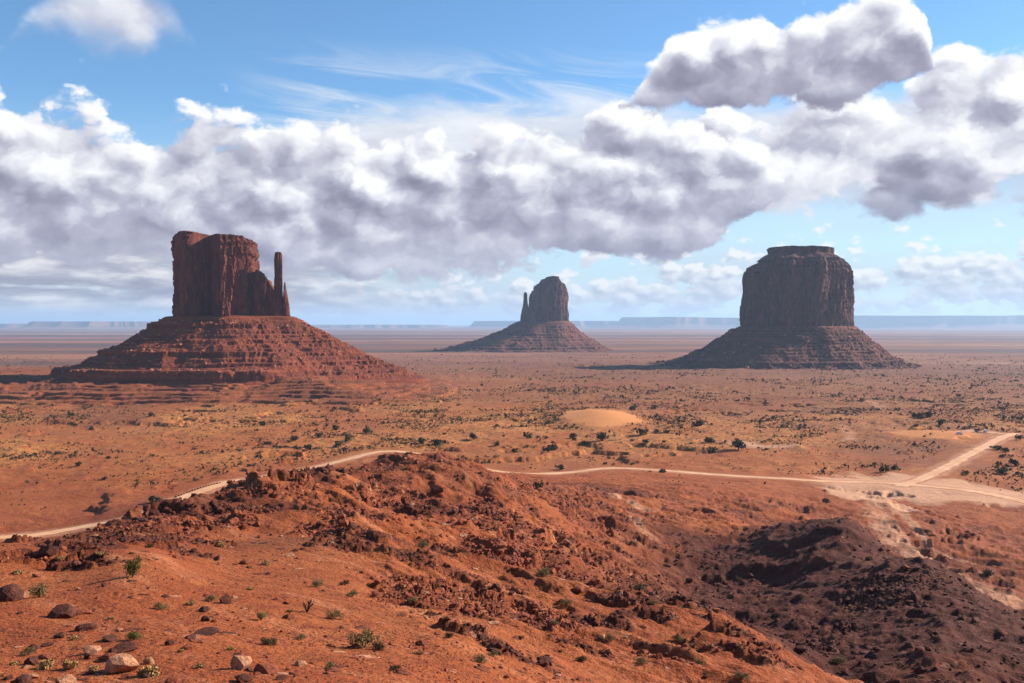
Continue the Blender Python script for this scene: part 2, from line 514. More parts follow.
LEDGES = []
for _px, _py, _rx, _ry, _an, _h in [(30, 562, 6, 2.2, .1, 1), (75, 552, 5, 2.0, -.1, 1), (60, 540, 7, 2.5, .1, .9), (110, 541, 6, 2.5, .15, 1), (150, 545, 7, 2.5, .1, 1),
                                    (185, 541, 6, 2.2, .2, .9), (215, 525, 6, 3, .3, 1), (240, 508, 6, 3, .3, .9), (140, 528, 7, 3, .2, .9), (270, 492, 7, 3.5, .3, 1), (95, 566, 4, 1.6, 0, .8),
                                    (330, 535, 5, 4, .5, 1), (350, 525, 6, 4, .7, .9), (372, 548, 5, 3, .3, .9), (432, 570, 6, 2.6, -.3, 1), (470, 560, 5, 2.6, -.4, .9), (345, 550, 5, 3, .4, .8),
                                    (440, 515, 8, 4, .2, .8), (405, 505, 7, 4, .4, .9), (520, 545, 6, 3, -.4, .8), (560, 560, 6, 3, -.3, .7), (600, 620, 3, 1.6, -.4, .9), (650, 618, 3, 1.6, -.5, .9),
                                    (560, 500, 12, 6, -.2, .8), (620, 512, 10, 6, -.3, .8), (660, 498, 12, 7, .2, .8), (690, 560, 10, 5, -.5, .8), (720, 590, 9, 4, -.6, .8), (580, 650, 2.6, 1.4, -.4, .8), (690, 604, 4, 2, -.5, .9), (715, 622, 3.5, 1.8, -.6, .9), (742, 645, 3.5, 1.8, -.7, .9), (700, 645, 3, 1.4, -.5, .8), (765, 664, 3, 1.5, -.7, .9), (665, 662, 3, 1.3, -.4, .8), (625, 598, 4, 2, -.4, .8), (520, 660, 2.6, 1.1, -.3, .8), (478, 640, 3, 1.3, -.3, .9), (445, 612, 3.5, 1.5, -.3, .9), (540, 620, 3, 1.4, -.4, .8)]:
    _X, _Y, _Z = hit([_px], [_py], 25)
    LEDGES.append((_X[0], _Y[0], _rx, _ry, _an, _h))
JUNCTION = [(float(hit([q[0]], [q[1]], 350)[0][0]), float(hit([q[0]], [q[1]], 350)[1][0]), q[2], q[3]) for q in ((905, 485, 40, 42), (955, 488, 30, 26), (1005, 496, 34, 24), (868, 497, 12, 30))]
MOUND = hit([600], [420], 500)       # the smooth sand dome in the middle distance
BENCH = hit([935], [436], 500)       # the orange bank by the parking place
def terrace(z, step, sharp=.72):
    q = z / step
    f = np.floor(q); t = q - f
    return (f + sstep(t, sharp, 1.0)) * step

def h_detail(X, Y, masks=False):
    r = np.hypot(X, Y); az = np.arctan2(X, Y)
    front = 1 - sstep(np.abs(az), 1.0, 1.5)
    zb = h_base(X, Y)
    px = 512 + FPX * np.tan(np.clip(az, -1.2, 1.2))
    # how broken the ground is: smooth bench at the left, badlands in the middle, plain beyond
    # (distances in metres along the view direction, azimuth in radians: places on the ground)
    warp = fbm(X / 30, Y / 30, 2, 40) * .06
    left = 1 - sstep(az + warp, -.20, -.06)
    r0 = 118 * left + (1 - left) * 40
    rough = sstep(r, r0 * .75, r0 * 1.25) * (1 - sstep(r, 380, 520)) * front
    near = (1 - sstep(r, 380, 520)) * front
    plain = sstep(r, 380, 520) * (1 - sstep(r, 2500, 5000)) * front
    big = fbm(X / 46, Y / 46, 4, 3)
    rg = ridged(X / 24, Y / 24, 4, 11)
    z = zb + rough * (.25 + .75 * sstep(r, 60, 140)) * (3.0 * big + 2.2 * (rg - .35)) + (near - rough) * .5 * fbm(X / 14, Y / 14, 3, 5)
    # gullies running down to the right
    ga, gb = (X + Y) * .7071, (X - Y) * .7071
    gw = fbm(X / 30, Y / 30, 3, 46) * 5
    hillf = sstep(az, .08, .20) * sstep(r, 105, 130) * (1 - sstep(r, 270, 310))
    gl = sstep(r, 48, 75) * rough * (1 - .5 * hillf)
    z = z + gl * (1.5 * (ridged((ga + gw) / 13, gb / 42, 3, 47) - .5) + .7 * (ridged((ga + gw) / 5.0, gb / 17, 3, 48) - .5))
    # hard bands of rock breaking out in steps
    band = sstep(fbm(X / 38 + 3, Y / 38, 3, 21), -.10, .22) * rough * sstep(r, 60, 110) * (1 - .75 * sstep(az, .14, .24) * (1 - sstep(r, 270, 310)))
    zt = z + 0.9 * fbm(X / 6, Y / 6, 3, 33)
    z = z + band * (terrace(zt, 2.6) - zt + 0.35 * fbm(X / 2.2, Y / 2.2, 3, 34))
    nr = near * (1 - sstep(r, 260, 420))
    z = z + nr * (0.30 * fbm(X / 3.2, Y / 3.2, 4, 51) * (.3 + .7 * rough) + .10 * fbm(X / .9, Y / .9, 3, 52) * (1 - sstep(r, 90, 150)) * (.5 + .5 * rough))
    # outcrops broken into blocks; the larger ones stand where LEDGES says
    led = np.zeros(X.shape)
    for lx, ly, rx, ry, ang, hh_ in LEDGES:
        m = (np.abs(X - lx) < 3 * rx + 3 * ry) & (np.abs(Y - ly) < 3 * rx + 3 * ry)
        if m.any():
            dx, dy = X[m] - lx, Y[m] - ly
            q = np.exp(-(((dx * math.cos(ang) + dy * math.sin(ang)) / rx) ** 2 + ((-dx * math.sin(ang) + dy * math.cos(ang)) / ry) ** 2))
            led[m] = np.maximum(led[m], q * hh_)
    led = sstep(led + .22 * fbm(X / 5, Y / 5, 3, 54), .28, .46)
    z = z + led * .25
    oc = np.maximum(led * .75, sstep(fbm(X / 26 + 7, Y / 34, 4, 55) + .15 * band, .12, .30) * rough * (1 - sstep(r, 300, 420)))
    i_ = np.where((oc > .01) & (r < 430))
    if len(i_[0]):
        x, y = X[i_], Y[i_]
        wx = x + 1.2 * perlin(x / 3, y / 3, 56); wy = y + 1.2 * perlin(x / 3, y / 3, 57)
        bl = 1.15 * blocks(wx / 3.8, wy / 2.6, 58) + .48 * blocks(wx / 1.4, wy / 1.1, 59) + .15 * blocks(x / .6, y / .5, 60)
        z[i_] = z[i_] + oc[i_] * (bl - .6) * .72 * (1 - .6 * hillf[i_])
        zi = z[i_] + .10 * x + .25 * perlin(x / 9, y / 9, 62)              # bedding, dipping gently
        z[i_] = z[i_] + .8 * oc[i_] * (terrace(zi, .62, .62) - zi)
    # rills running down the steep banks
    z = z + rough * .55 * ridged(X / 5.5, Y / 13.0, 3, 61) * sstep(r, 90, 140)
    # the plain: low swells, cut banks and a few scarps
    pl = 3.4 * fbm(X / 150, Y / 150, 4, 71) + 2.4 * (ridged(X / 75, Y / 75, 4, 81) - .4) + .8 * fbm(X / 11, Y / 11, 4, 72)
    scarp = sstep(fbm(X / 170 + 9, Y / 170, 3, 91), .0, .25) * (1 - .6 * sstep(r, 900, 1500))
    zt = zb + pl * 1.6
    pl = pl + scarp * (terrace(zt, 3.2, .8) - zt) * .9
    z = z + plain * pl
    # dome and bank
    mx, my = MOUND[0][0], MOUND[1][0]
    dm = np.exp(-(((X - mx) / 30) ** 2 + ((Y - my) / 66) ** 2))
    bx, by = BENCH[0][0], BENCH[1][0]
    db = np.exp(-(((X - bx) / 45) ** 2 + ((Y - by) / 40) ** 2))
    z = z - plain * pl * sstep(dm, .05, .4) + 7.5 * dm + 4.0 * db
    # low plinth of banded red rock under the left-hand butte
    pw = fbm(X / 120, Y / 120, 4, 101)
    pb = fbm(X / 45, Y / 45, 3, 104)
    t = np.clip((Y + 30 * pw + 7 * pb - 985) / 150, 0, 1) * (1 - sstep(Y, 1500, 1750))
    edge = 1 - sstep(az + .035 * pw, -.20, -.03)
    lft = sstep(az, -.66, -.50)
    ph = 22.0 * t * edge * lft
    phs = terrace(ph + 1.0 * np.sin(ph * .9 + 2.5 * fbm(X / 160, Y / 60, 2, 106)) + .45 * fbm(X / 45, Y / 12, 3, 103), 3.1, .93) + .5 * fbm(X / 7, Y / 7, 3, 105)
    pk = sstep(ph, .6, 2.0) * (.55 + .45 * sstep(fbm(X / 50, Y / 25, 3, 107), -.25, .05))
    z = z + ph * (1 - pk) + phs * pk
    k = road_field(X, Y)
    z = z + (zb - 0.2 - z) * k * (1 - dm) * (1 - .5 * db)
    # far country: long swells
    z = z + sstep(r, 3000, 9000) * 9.0 * fbm(X / 2600, Y / 2600, 3, 111)
    if not masks:
        return z
    # ------ soil: dark shale, pale sand, scrub cover, bedrock (all places, no light in them)
    lr = np.log(np.maximum(r, 1))
    n = fbm(X / 22, Y / 22, 4, 131)
    n2 = fbm(X / 70 + 4, Y / 70, 4, 132)
    hill = sstep(px + 50 * n, 560, 720) * sstep(r + 36 * n, 84, 128) * (1 - sstep(r + 22 * n + .10 * (px - 850), 262, 300))
    patches = sstep(n2, .02, .20) * rough * sstep(r, 85, 130) * .42
    ridge_l = sstep(n + .25 * n2, -.12, .12) * sstep(r, 92, 112) * (1 - sstep(r, 190, 240)) * (1 - sstep(az, -.20, -.10)) * .75
    dark = np.clip(np.maximum(np.maximum(hill, patches), np.maximum(ridge_l, led * (.40 + .3 * sstep(n, -.1, .1)))), 0, 1)
    sand = np.zeros(X.shape)
    m = (r > 150) & (r < 1600) & (Y > 0) & (np.abs(az) < .7)
    if m.any():
        x, y = X[m], Y[m]
        s = np.zeros(x.shape)
        wb = 3.5 * fbm(x / 14, y / 14, 3, 141)
        for P, wd in WASHES:
            d, _ = dist_line(x, y, P[::2])
            s = np.maximum(s, (.72 if wd < 6 else 1.0) * (1 - sstep(d + 1.3 * wb * min(1.4, wd / 4), wd * .5, wd * 1.4)) * (.55 + .45 * sstep(n[m], -.15, .15)))
        for jx, jy, ja, jb in JUNCTION:
            e = ((x - jx) / ja) ** 2 + ((y - jy) / jb) ** 2 + 1.5 * fbm(x / 16, y / 22, 4, 143)
            s = np.maximum(s, 1 - sstep(e, .7, 1.5))
        d, _ = dist_line(x, y, ROAD_MAIN[::4]); s = np.maximum(s, (1 - sstep(d + wb, 4.5, 9)) * .6)
        d, _ = dist_line(x, y, ROAD_SIDE[::4]); s = np.maximum(s, (1 - sstep(d + wb, 4.5, 9)) * .6)
        sand[m] = s
    orange = np.clip(sstep(dm + .30 * n, .14, .44) + sstep(db + .3 * n, .45, .75) * .8, 0, 1)
    scrub = sstep(r + 60 * n, 470, 720) * front * (1 - orange) * (1 - .9 * np.clip(sand * 1.6, 0, 1)) * (1 - .8 * np.clip(ph / 4, 0, 1))
    scrub = scrub * (.35 + .65 * sstep(fbm(X / 110, Y / 180, 4, 151) + .25 * (az + .1), -.25, .2))
    rock = np.clip(np.maximum(np.maximum(band * .8, oc), np.clip(ph / 4, 0, 1)), 0, 1)
    return z, dark, sand, scrub, orange, rock

# ---------------------------------------------------------------- mesh and tagging helpers
def mesh_np(name, verts, quads=None, tris=None, smooth=False):
    me = bpy.data.meshes.new(name)
    verts = np.asarray(verts, np.float32).reshape(-1, 3)
    loops = []; starts = []; tot = 0
    if quads is not None and len(quads):
        q = np.asarray(quads, np.int32).reshape(-1, 4); loops.append(q.ravel()); starts.append(np.arange(len(q)) * 4); tot = len(q) * 4
    if tris is not None and len(tris):
        q = np.asarray(tris, np.int32).reshape(-1, 3); loops.append(q.ravel()); starts.append(tot + np.arange(len(q)) * 3)
    loops = np.concatenate(loops); starts = np.concatenate(starts)
    me.vertices.add(len(verts)); me.vertices.foreach_set("co", verts.ravel())
    me.loops.add(len(loops)); me.loops.foreach_set("vertex_index", loops)
    me.polygons.add(len(starts)); me.polygons.foreach_set("loop_start", starts.astype(np.int32))
    me.update(calc_edges=True)
    if smooth:
        me.polygons.foreach_set("use_smooth", np.ones(len(starts), bool))
    else:
        me.polygons.foreach_set("use_smooth", np.zeros(len(starts), bool))
    return me
def attr(me, name, vals):
    a = me.attributes.new(name, 'FLOAT', 'POINT')
    a.data.foreach_set("value", np.asarray(vals, np.float32).ravel())
def link(name, me, mat=None, parent=None, loc=None, rz=0.0):
    o = bpy.data.objects.new(name, me)
    COL.objects.link(o)
    if mat is not None and not me.materials:
        me.materials.append(mat)
    if parent is not None:
        o.parent = parent
    if loc is not None:
        o.location = loc
    o.rotation_euler.z = rz
    return o
def tag(o, label=None, cat=None, group=None, kind=None):
    for k, v in (('label', label), ('category', cat), ('group', group), ('kind', kind)):
        if v:
            o[k] = v
    return o
def empty(name, loc, rz=0.0):
    o = bpy.data.objects.new(name, None)
    o.empty_display_size = .2
    o.location = loc; o.rotation_euler.z = rz
    COL.objects.link(o)
    return o
def grid_quads(nr, nc, wrap=False):
    i = np.arange(nr - 1)[:, None]; j = np.arange(nc if wrap else nc - 1)[None]
    j2 = (j + 1) % nc
    return np.stack(np.broadcast_arrays(i * nc + j, i * nc + j2, (i + 1) * nc + j2, (i + 1) * nc + j), -1).reshape(-1, 4)

# ---------------------------------------------------------------- materials
def new_mat(name):
    m = bpy.data.materials.new(name)
    m.use_nodes = True
    t = m.node_tree
    t.nodes.clear()
    N = NT(t)
    o = N.n('ShaderNodeOutputMaterial')
    b = N.n('ShaderNodeBsdfPrincipled')
    t.links.new(b.outputs[0], o.inputs[0])
    b.inputs['Roughness'].default_value = .9
    b.inputs['Specular IOR Level'].default_value = .15
    return m, N, b
def bump(N, b, h, strength, dist):
    nd = N.n('ShaderNodeBump')
    N.put(nd.inputs['Height'], h)
    nd.inputs['Strength'].default_value = strength
    nd.inputs['Distance'].default_value = dist
    N.put(b.inputs['Normal'], nd.outputs[0])
def attr_node(N, name):
    return N.n('ShaderNodeAttribute', attribute_name=name).outputs['Fac']

def ground_material():
    stones = []
    m, N, b = new_mat("ground")
    P = N.n('ShaderNodeNewGeometry').outputs['Position']
    dark, sand, scrub, orange, rock = (attr_node(N, k) for k in ('dark', 'sand', 'scrub', 'orange', 'rock'))
    x, y, z = N.sep(P)
    dist = N.m('SQRT', N.add(N.mul(x, x), N.mul(y, y)))
    n1 = N.noise(P, .035, 5, .6)
    n2 = N.noise(P, .4, 5, .62)
    n3 = N.noise(P, 3.2, 4, .65)
    n4 = N.noise(N.vmul(P, (1, 1, 2.2)), 22.0, 2, .6)
    base = N.mix(N.ss(n1, .32, .68), (.270, .057, .0125), (.335, .089, .0235))
    base = N.mix(N.ss(n2, .45, .72), base, (.225, .044, .0115))
    base = N.mix(N.mul(N.ss(n3, .50, .72), .45), base, (.36, .108, .040))
    base = N.mix(N.mul(scrub, .45), base, (.52, .138, .030))
    # banded rock
    lay = N.noise(N.vec(N.mul(x, .02), N.mul(y, .02), N.mul(z, 1.1)), 1.0, 4, .6)
    rk = N.mix(N.ss(lay, .40, .58), (.125, .030, .014), (.29, .070, .026))
    base = N.mix(N.mul(rock, .75), base, rk)
    # dark shale soil
    dk = N.mix(N.ss(n2, .35, .7), (.054, .0085, .0034), (.086, .0165, .0062))
    dk = N.mix(N.ss(n3, .58, .75), dk, (.17, .060, .038))
    base = N.mix(N.mul(dark, N.ss(n2, .15, .5, .72, 1.0)), base, dk)
    # dry grass and low scrub cover on the plain, clump by clump
    g1 = N.noise(P, .085, 7, .74)
    g2 = N.vor(N.vadd(P, N.vmul(N.noise(P, .3, 2, .5, color=True), (3, 3, 0))), .20, 0)
    cover = N.mul(scrub, N.ss(g1, .38, .58))
    tan = N.mix(N.ss(n2, .3, .7), (.58, .27, .064), (.39, .17, .046))
    base = N.mix(N.mul(cover, .62), base, tan)
    spot = N.mul(N.mul(scrub, N.ss(g2, .42, .26)), N.ss(g1, .34, .52))
    base = N.mix(N.mul(spot, .9), base, (.058, .032, .018))
    fine = N.mul(N.mul(scrub, N.ss(N.vor(P, .62, 0), .36, .20)), N.ss(g1, .60, .40, .45, 1.0))
    base = N.mix(N.mul(fine, .85), base, (.062, .030, .017))
    pale = N.mul(scrub, N.ss(N.noise(P, .55, 3, .7), .56, .66))
    base = N.mix(N.mul(pale, .75), base, (.56, .28, .078))
    bare = N.mul(scrub, N.ss(N.noise(P, .022, 5, .65), .60, .72))
    base = N.mix(N.mul(bare, .6), base, (.19, .048, .018))
    # far plain: broad stripes of scrub and bare earth, cloud-shadow bands painted in dark
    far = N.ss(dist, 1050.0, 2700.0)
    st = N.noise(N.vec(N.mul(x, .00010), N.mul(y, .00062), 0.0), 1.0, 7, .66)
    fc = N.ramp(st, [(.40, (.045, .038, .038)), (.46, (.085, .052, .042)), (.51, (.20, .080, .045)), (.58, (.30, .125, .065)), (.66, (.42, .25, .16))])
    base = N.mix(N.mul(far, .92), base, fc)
    # smooth orange sand and pale washed sand
    base = N.mix(N.mul(orange, .9), base, N.mix(n2, (.66, .27, .088), (.56, .20, .062)))
    base = N.mix(N.mul(sand, .85), base, N.mix(n2, (.52, .24, .125), (.66, .37, .215)))
    # wide dark patches: denser scrub, and cloud shadow painted into the ground colour
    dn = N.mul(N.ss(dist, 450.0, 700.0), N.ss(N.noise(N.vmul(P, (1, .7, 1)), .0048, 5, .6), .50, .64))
    # the same painted cloud shadow and scrub towards the buttes, most at the right
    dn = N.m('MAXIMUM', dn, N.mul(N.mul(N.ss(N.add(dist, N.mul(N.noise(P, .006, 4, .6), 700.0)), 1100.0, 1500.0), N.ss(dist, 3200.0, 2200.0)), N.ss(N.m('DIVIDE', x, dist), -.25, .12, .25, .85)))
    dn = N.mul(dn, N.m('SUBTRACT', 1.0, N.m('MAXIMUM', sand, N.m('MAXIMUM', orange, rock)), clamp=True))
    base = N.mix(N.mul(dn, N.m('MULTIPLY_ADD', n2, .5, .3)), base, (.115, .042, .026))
    # pale silt lying in streaks down the near slopes
    rs = N.noise(N.vec(N.mul(N.add(x, y), .19), N.mul(N.sub(x, y), .035), 0.0), 1.0, 6, .66, .6)
    silt = N.mul(N.mul(N.ss(rs, .52, .66), N.ss(dist, 420.0, 300.0)), N.m('MULTIPLY_ADD', dark, -.85, 1.0))
    base = N.mix(N.mul(silt, .6), base, (.47, .165, .068))
    red = N.mul(N.ss(rs, .44, .32), N.ss(dist, 420.0, 300.0))
    base = N.mix(N.mul(red, .55), base, (.165, .027, .009))
    # stones: cells, some dark, some pale, thick where the ground is rocky
    for sc_, lim, kk in ((.75, .16, .9), (2.1, .22, .85), (6.0, .25, .8)):
        vd = N.n('ShaderNodeTexVoronoi', feature='F1', voronoi_dimensions='3D')
        N.put(vd.inputs['Vector'], P); vd.inputs['Scale'].default_value = sc_
        cr, cg, cb = N.sep(vd.outputs['Color'])
        lots = N.m('MULTIPLY_ADD', rock, .38, N.lin(N.noise(P, .09 * sc_ ** .5, 4, .65), .40, .70, 0.0, .42))
        inside = N.mul(N.ss(vd.outputs['Distance'], N.m('MULTIPLY_ADD', cg, .32, .20), N.m('MULTIPLY_ADD', cg, .30, .12)), N.ss(N.sub(lots, cr), 0.0, .05))
        inside = N.mul(inside, N.m('SUBTRACT', 1.0, N.m('MULTIPLY_ADD', orange, 1.0, N.mul(sand, .8)), clamp=True))
        tone_ = N.ramp(cb, [(0.0, (.055, .016, .009)), (.45, (.15, .036, .016)), (.75, (.30, .080, .032)), (.93, (.48, .22, .12))])
        tone_ = N.mix(N.mul(dark, .8), tone_, N.mix(cb, (.035, .012, .008), (.15, .05, .03)))
        base = N.mix(N.mul(inside, kk), base, tone_)
        stones.append(N.mul(inside, .55 / sc_))
    # loose stones
    base = N.mix(N.mul(N.ss(n4, .62, .74), .5), base, (.42, .165, .080))
    base = N.mix(N.mul(N.ss(n4, .40, .28), .4), base, (.125, .026, .010))
    N.put(b.inputs['Base Color'], base)
    hh = N.add(N.mul(n3, .35), N.mul(n4, .08))
    hh = N.add(hh, N.mul(n2, .9))
    for q in stones:
        hh = N.add(hh, q)
    bump(N, b, hh, .75, 1.0)
    return m

def cliff_material(name, c0, c1, c2, sx):
    """vertically streaked sandstone; sx = metres per streak"""
    m, N, b = new_mat(name)
    P = N.n('ShaderNodeTexCoord').outputs['Object']
    k = 1.0 / sx
    st = N.noise(N.vmul(P, (k * .8, k * .8, k * .16)), 1.0, 7, .66, .8)
    st2 = N.noise(N.vmul(P, (k * 2.6, k * 2.6, k * .55)), 1.0, 6, .68, .5)
    ly = N.noise(N.vmul(P, (k * .08, k * .08, k * 1.4)), 1.0, 4, .6)
    c = N.mix(N.ss(st, .33, .66), c0, c1)
    c = N.mix(N.mul(N.ss(st2, .52, .72), .7), c, c2)
    c = N.mix(N.mul(N.ss(ly, .55, .72), .4), c, c0)
    N.put(b.inputs['Base Color'], c)
    bump(N, b, N.add(N.mul(st2, .8), N.mul(N.noise(P, k * 4, 5, .65), .7)), .7, sx * .25)
    return m

def talus_material(name, c0, c1, c2, s):
    m, N, b = new_mat(name)
    P = N.n('ShaderNodeTexCoord').outputs['Object']
    x, y, z = N.sep(P)
    a = N.noise(P, .06 / s, 6, .65)
    g = N.noise(P, .55 / s, 5, .68)
    ly = N.noise(N.vec(N.mul(x, .006 / s), N.mul(y, .006 / s), N.mul(z, .22 / s)), 1.0, 5, .6)
    c = N.mix(N.ss(ly, .38, .62), c0, c1)
    c = N.mix(N.mul(N.ss(g, .55, .70), .7), c, c2)
    c = N.mix(N.mul(N.ss(g, .45, .32), .55), c, tuple(v * .45 for v in c0))
    c = N.mix(N.mul(N.ss(a, .5, .7), .35), c, c2)
    N.put(b.inputs['Base Color'], c)
    bump(N, b, N.add(g, N.mul(N.noise(P, 1.6 / s, 4, .65), .5)), .8, 1.6 * s)
    return m

def plain_mat(name, c, var=.25, scale=3.0, rough=.9, bumpd=.0):
    m, N, b = new_mat(name)
    P = N.n('ShaderNodeTexCoord').outputs['Object']
    n = N.noise(P, scale, 5, .62)
    lo = tuple(v * (1 - var) for v in c); hi = tuple(min(1, v * (1 + var)) for v in c)
    N.put(b.inputs['Base Color'], N.mix(N.ss(n, .3, .7), lo, hi))
    b.inputs['Roughness'].default_value = rough
    if bumpd:
        bump(N, b, n, .8, bumpd)
    return m

# ---------------------------------------------------------------- the ground, one sheet to the horizon
def build_ground():
    th = np.concatenate([np.linspace(-math.pi, -.62, 90, endpoint=False), np.linspace(-.62, .62, 1180), np.linspace(.62, math.pi, 91)[1:]])
    lr = np.concatenate([np.linspace(math.log(.6), math.log(20), 40, endpoint=False),
                         np.linspace(math.log(20), math.log(960), 980, endpoint=False),
                         np.linspace(math.log(960), math.log(1180), 190, endpoint=False),
                         np.linspace(math.log(1180), math.log(1500), 60, endpoint=False),
                         np.linspace(math.log(1500), math.log(60000), 230)])
    r = np.exp(lr)
    TH, RR = np.meshgrid(th[:-1], r)
    X = RR * np.sin(TH); Y = RR * np.cos(TH)
    z = np.empty(X.shape); at_ = [np.empty(X.shape) for _ in range(5)]
    for a in range(0, len(r), 220):
        res = h_detail(X[a:a + 220], Y[a:a + 220], True)
        z[a:a + 220] = res[0]
        for q, v in zip(at_, res[1:]):
            q[a:a + 220] = v
    V = np.stack([X, Y, z], -1).reshape(-1, 3)
    n = len(V)
    V = np.vstack([V, [[0, 0, -1.75]]])
    nc = len(th) - 1
    Q = grid_quads(len(r), nc, True)[:, ::-1]
    j = np.arange(nc)
    T = np.stack([np.full(nc, n), (j + 1) % nc, j], 1)
    me = mesh_np("ground", V, Q, T, smooth=True)
    for nm, v in zip(('dark', 'sand', 'scrub', 'orange', 'rock'), at_):
        attr(me, nm, np.append(v.ravel(), 0.0))
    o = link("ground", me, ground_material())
    tag(o, kind='structure')

def ribbon(name, P, half, seed, mat):
    d = np.gradient(P, axis=0)
    nrm = np.stack([-d[:, 1], d[:, 0]], 1) / np.linalg.norm(d, axis=1)[:, None]
    s = np.concatenate([[0], np.cumsum(np.linalg.norm(np.diff(P, axis=0), axis=1))])
    wl = half * (1 + .28 * fbm(s / 18, s * 0 + seed, 3, seed)); wr = half * (1 + .28 * fbm(s / 18, s * 0 + seed + 9, 3, seed + 3))
    rows = []
    for k in np.linspace(-1, 1, 9):
        off = np.where(k < 0, k * wl, k * wr)
        q = P + nrm * off[:, None]
        rows.append(np.stack([q[:, 0], q[:, 1], h_detail(q[:, 0], q[:, 1]) + .14 - .10 * abs(k) ** 3], 1))
    V = np.stack(rows, 1)
    Q = grid_quads(len(P), 9)[:, ::-1]
    me = mesh_np(name, V, Q, smooth=True)
    attr(me, 'across', np.tile(np.linspace(-1, 1, 9), len(P)))
    o = link(name, me, mat)
    tag(o, kind='structure')
    return o

def dense(P, n):
    s = np.concatenate([[0], np.cumsum(np.linalg.norm(np.diff(P, axis=0), axis=1))])
    t = np.linspace(0, s[-1], n)
    return np.stack([np.interp(t, s, P[:, 0]), np.interp(t, s, P[:, 1])], 1)

def road_material():
    m, N, b = new_mat("dirt_road")
    P = N.n('ShaderNodeNewGeometry').outputs['Position']
    n = N.noise(P, .12, 5, .6); f = N.noise(P, 1.3, 4, .65)
    c = N.mix(N.ss(n, .3, .7), (.52, .25, .122), (.63, .34, .185))
    c = N.mix(N.mul(N.ss(f, .52, .7), .5), c, (.44, .20, .10))
    ac = N.m('ABSOLUTE', attr_node(N, 'across'))
    rut = N.mul(N.ss(N.m('ABSOLUTE', N.sub(ac, .38)), .16, .04), N.ss(N.noise(P, .06, 3, .6), .35, .6))
    c = N.mix(N.mul(rut, .55), c, (.70, .43, .25))
    edge = N.ss(N.add(ac, N.mul(N.sub(N.noise(P, .22, 5, .7), .5), 1.5)), .55, .95)
    c = N.mix(edge, c, (.33, .105, .036))
    N.put(b.inputs['Base Color'], c)
    bump(N, b, f, .5, .2)
    return m

build_ground()
_rm = road_material()
ribbon("road", dense(ROAD_MAIN, 900), 4.6, 5, _rm)
ribbon("side_road", dense(ROAD_SIDE, 240), 4.6, 8, _rm)

# ---------------------------------------------------------------- the buttes
def smooth_outline(pts, n=480):
    P = np.array(pts, float); m = len(P)
    out = []
    for t in np.linspace(0, m, n, endpoint=False):
        i = int(t); t -= i
        p0, p1, p2, p3 = P[(i - 1) % m], P[i % m], P[(i + 1) % m], P[(i + 2) % m]
        out.append(.5 * (2 * p1 + (p2 - p0) * t + (2 * p0 - 5 * p1 + 4 * p2 - p3) * t * t + (3 * p1 - p0 - 3 * p2 + p3) * t ** 3))
    return np.array(out)

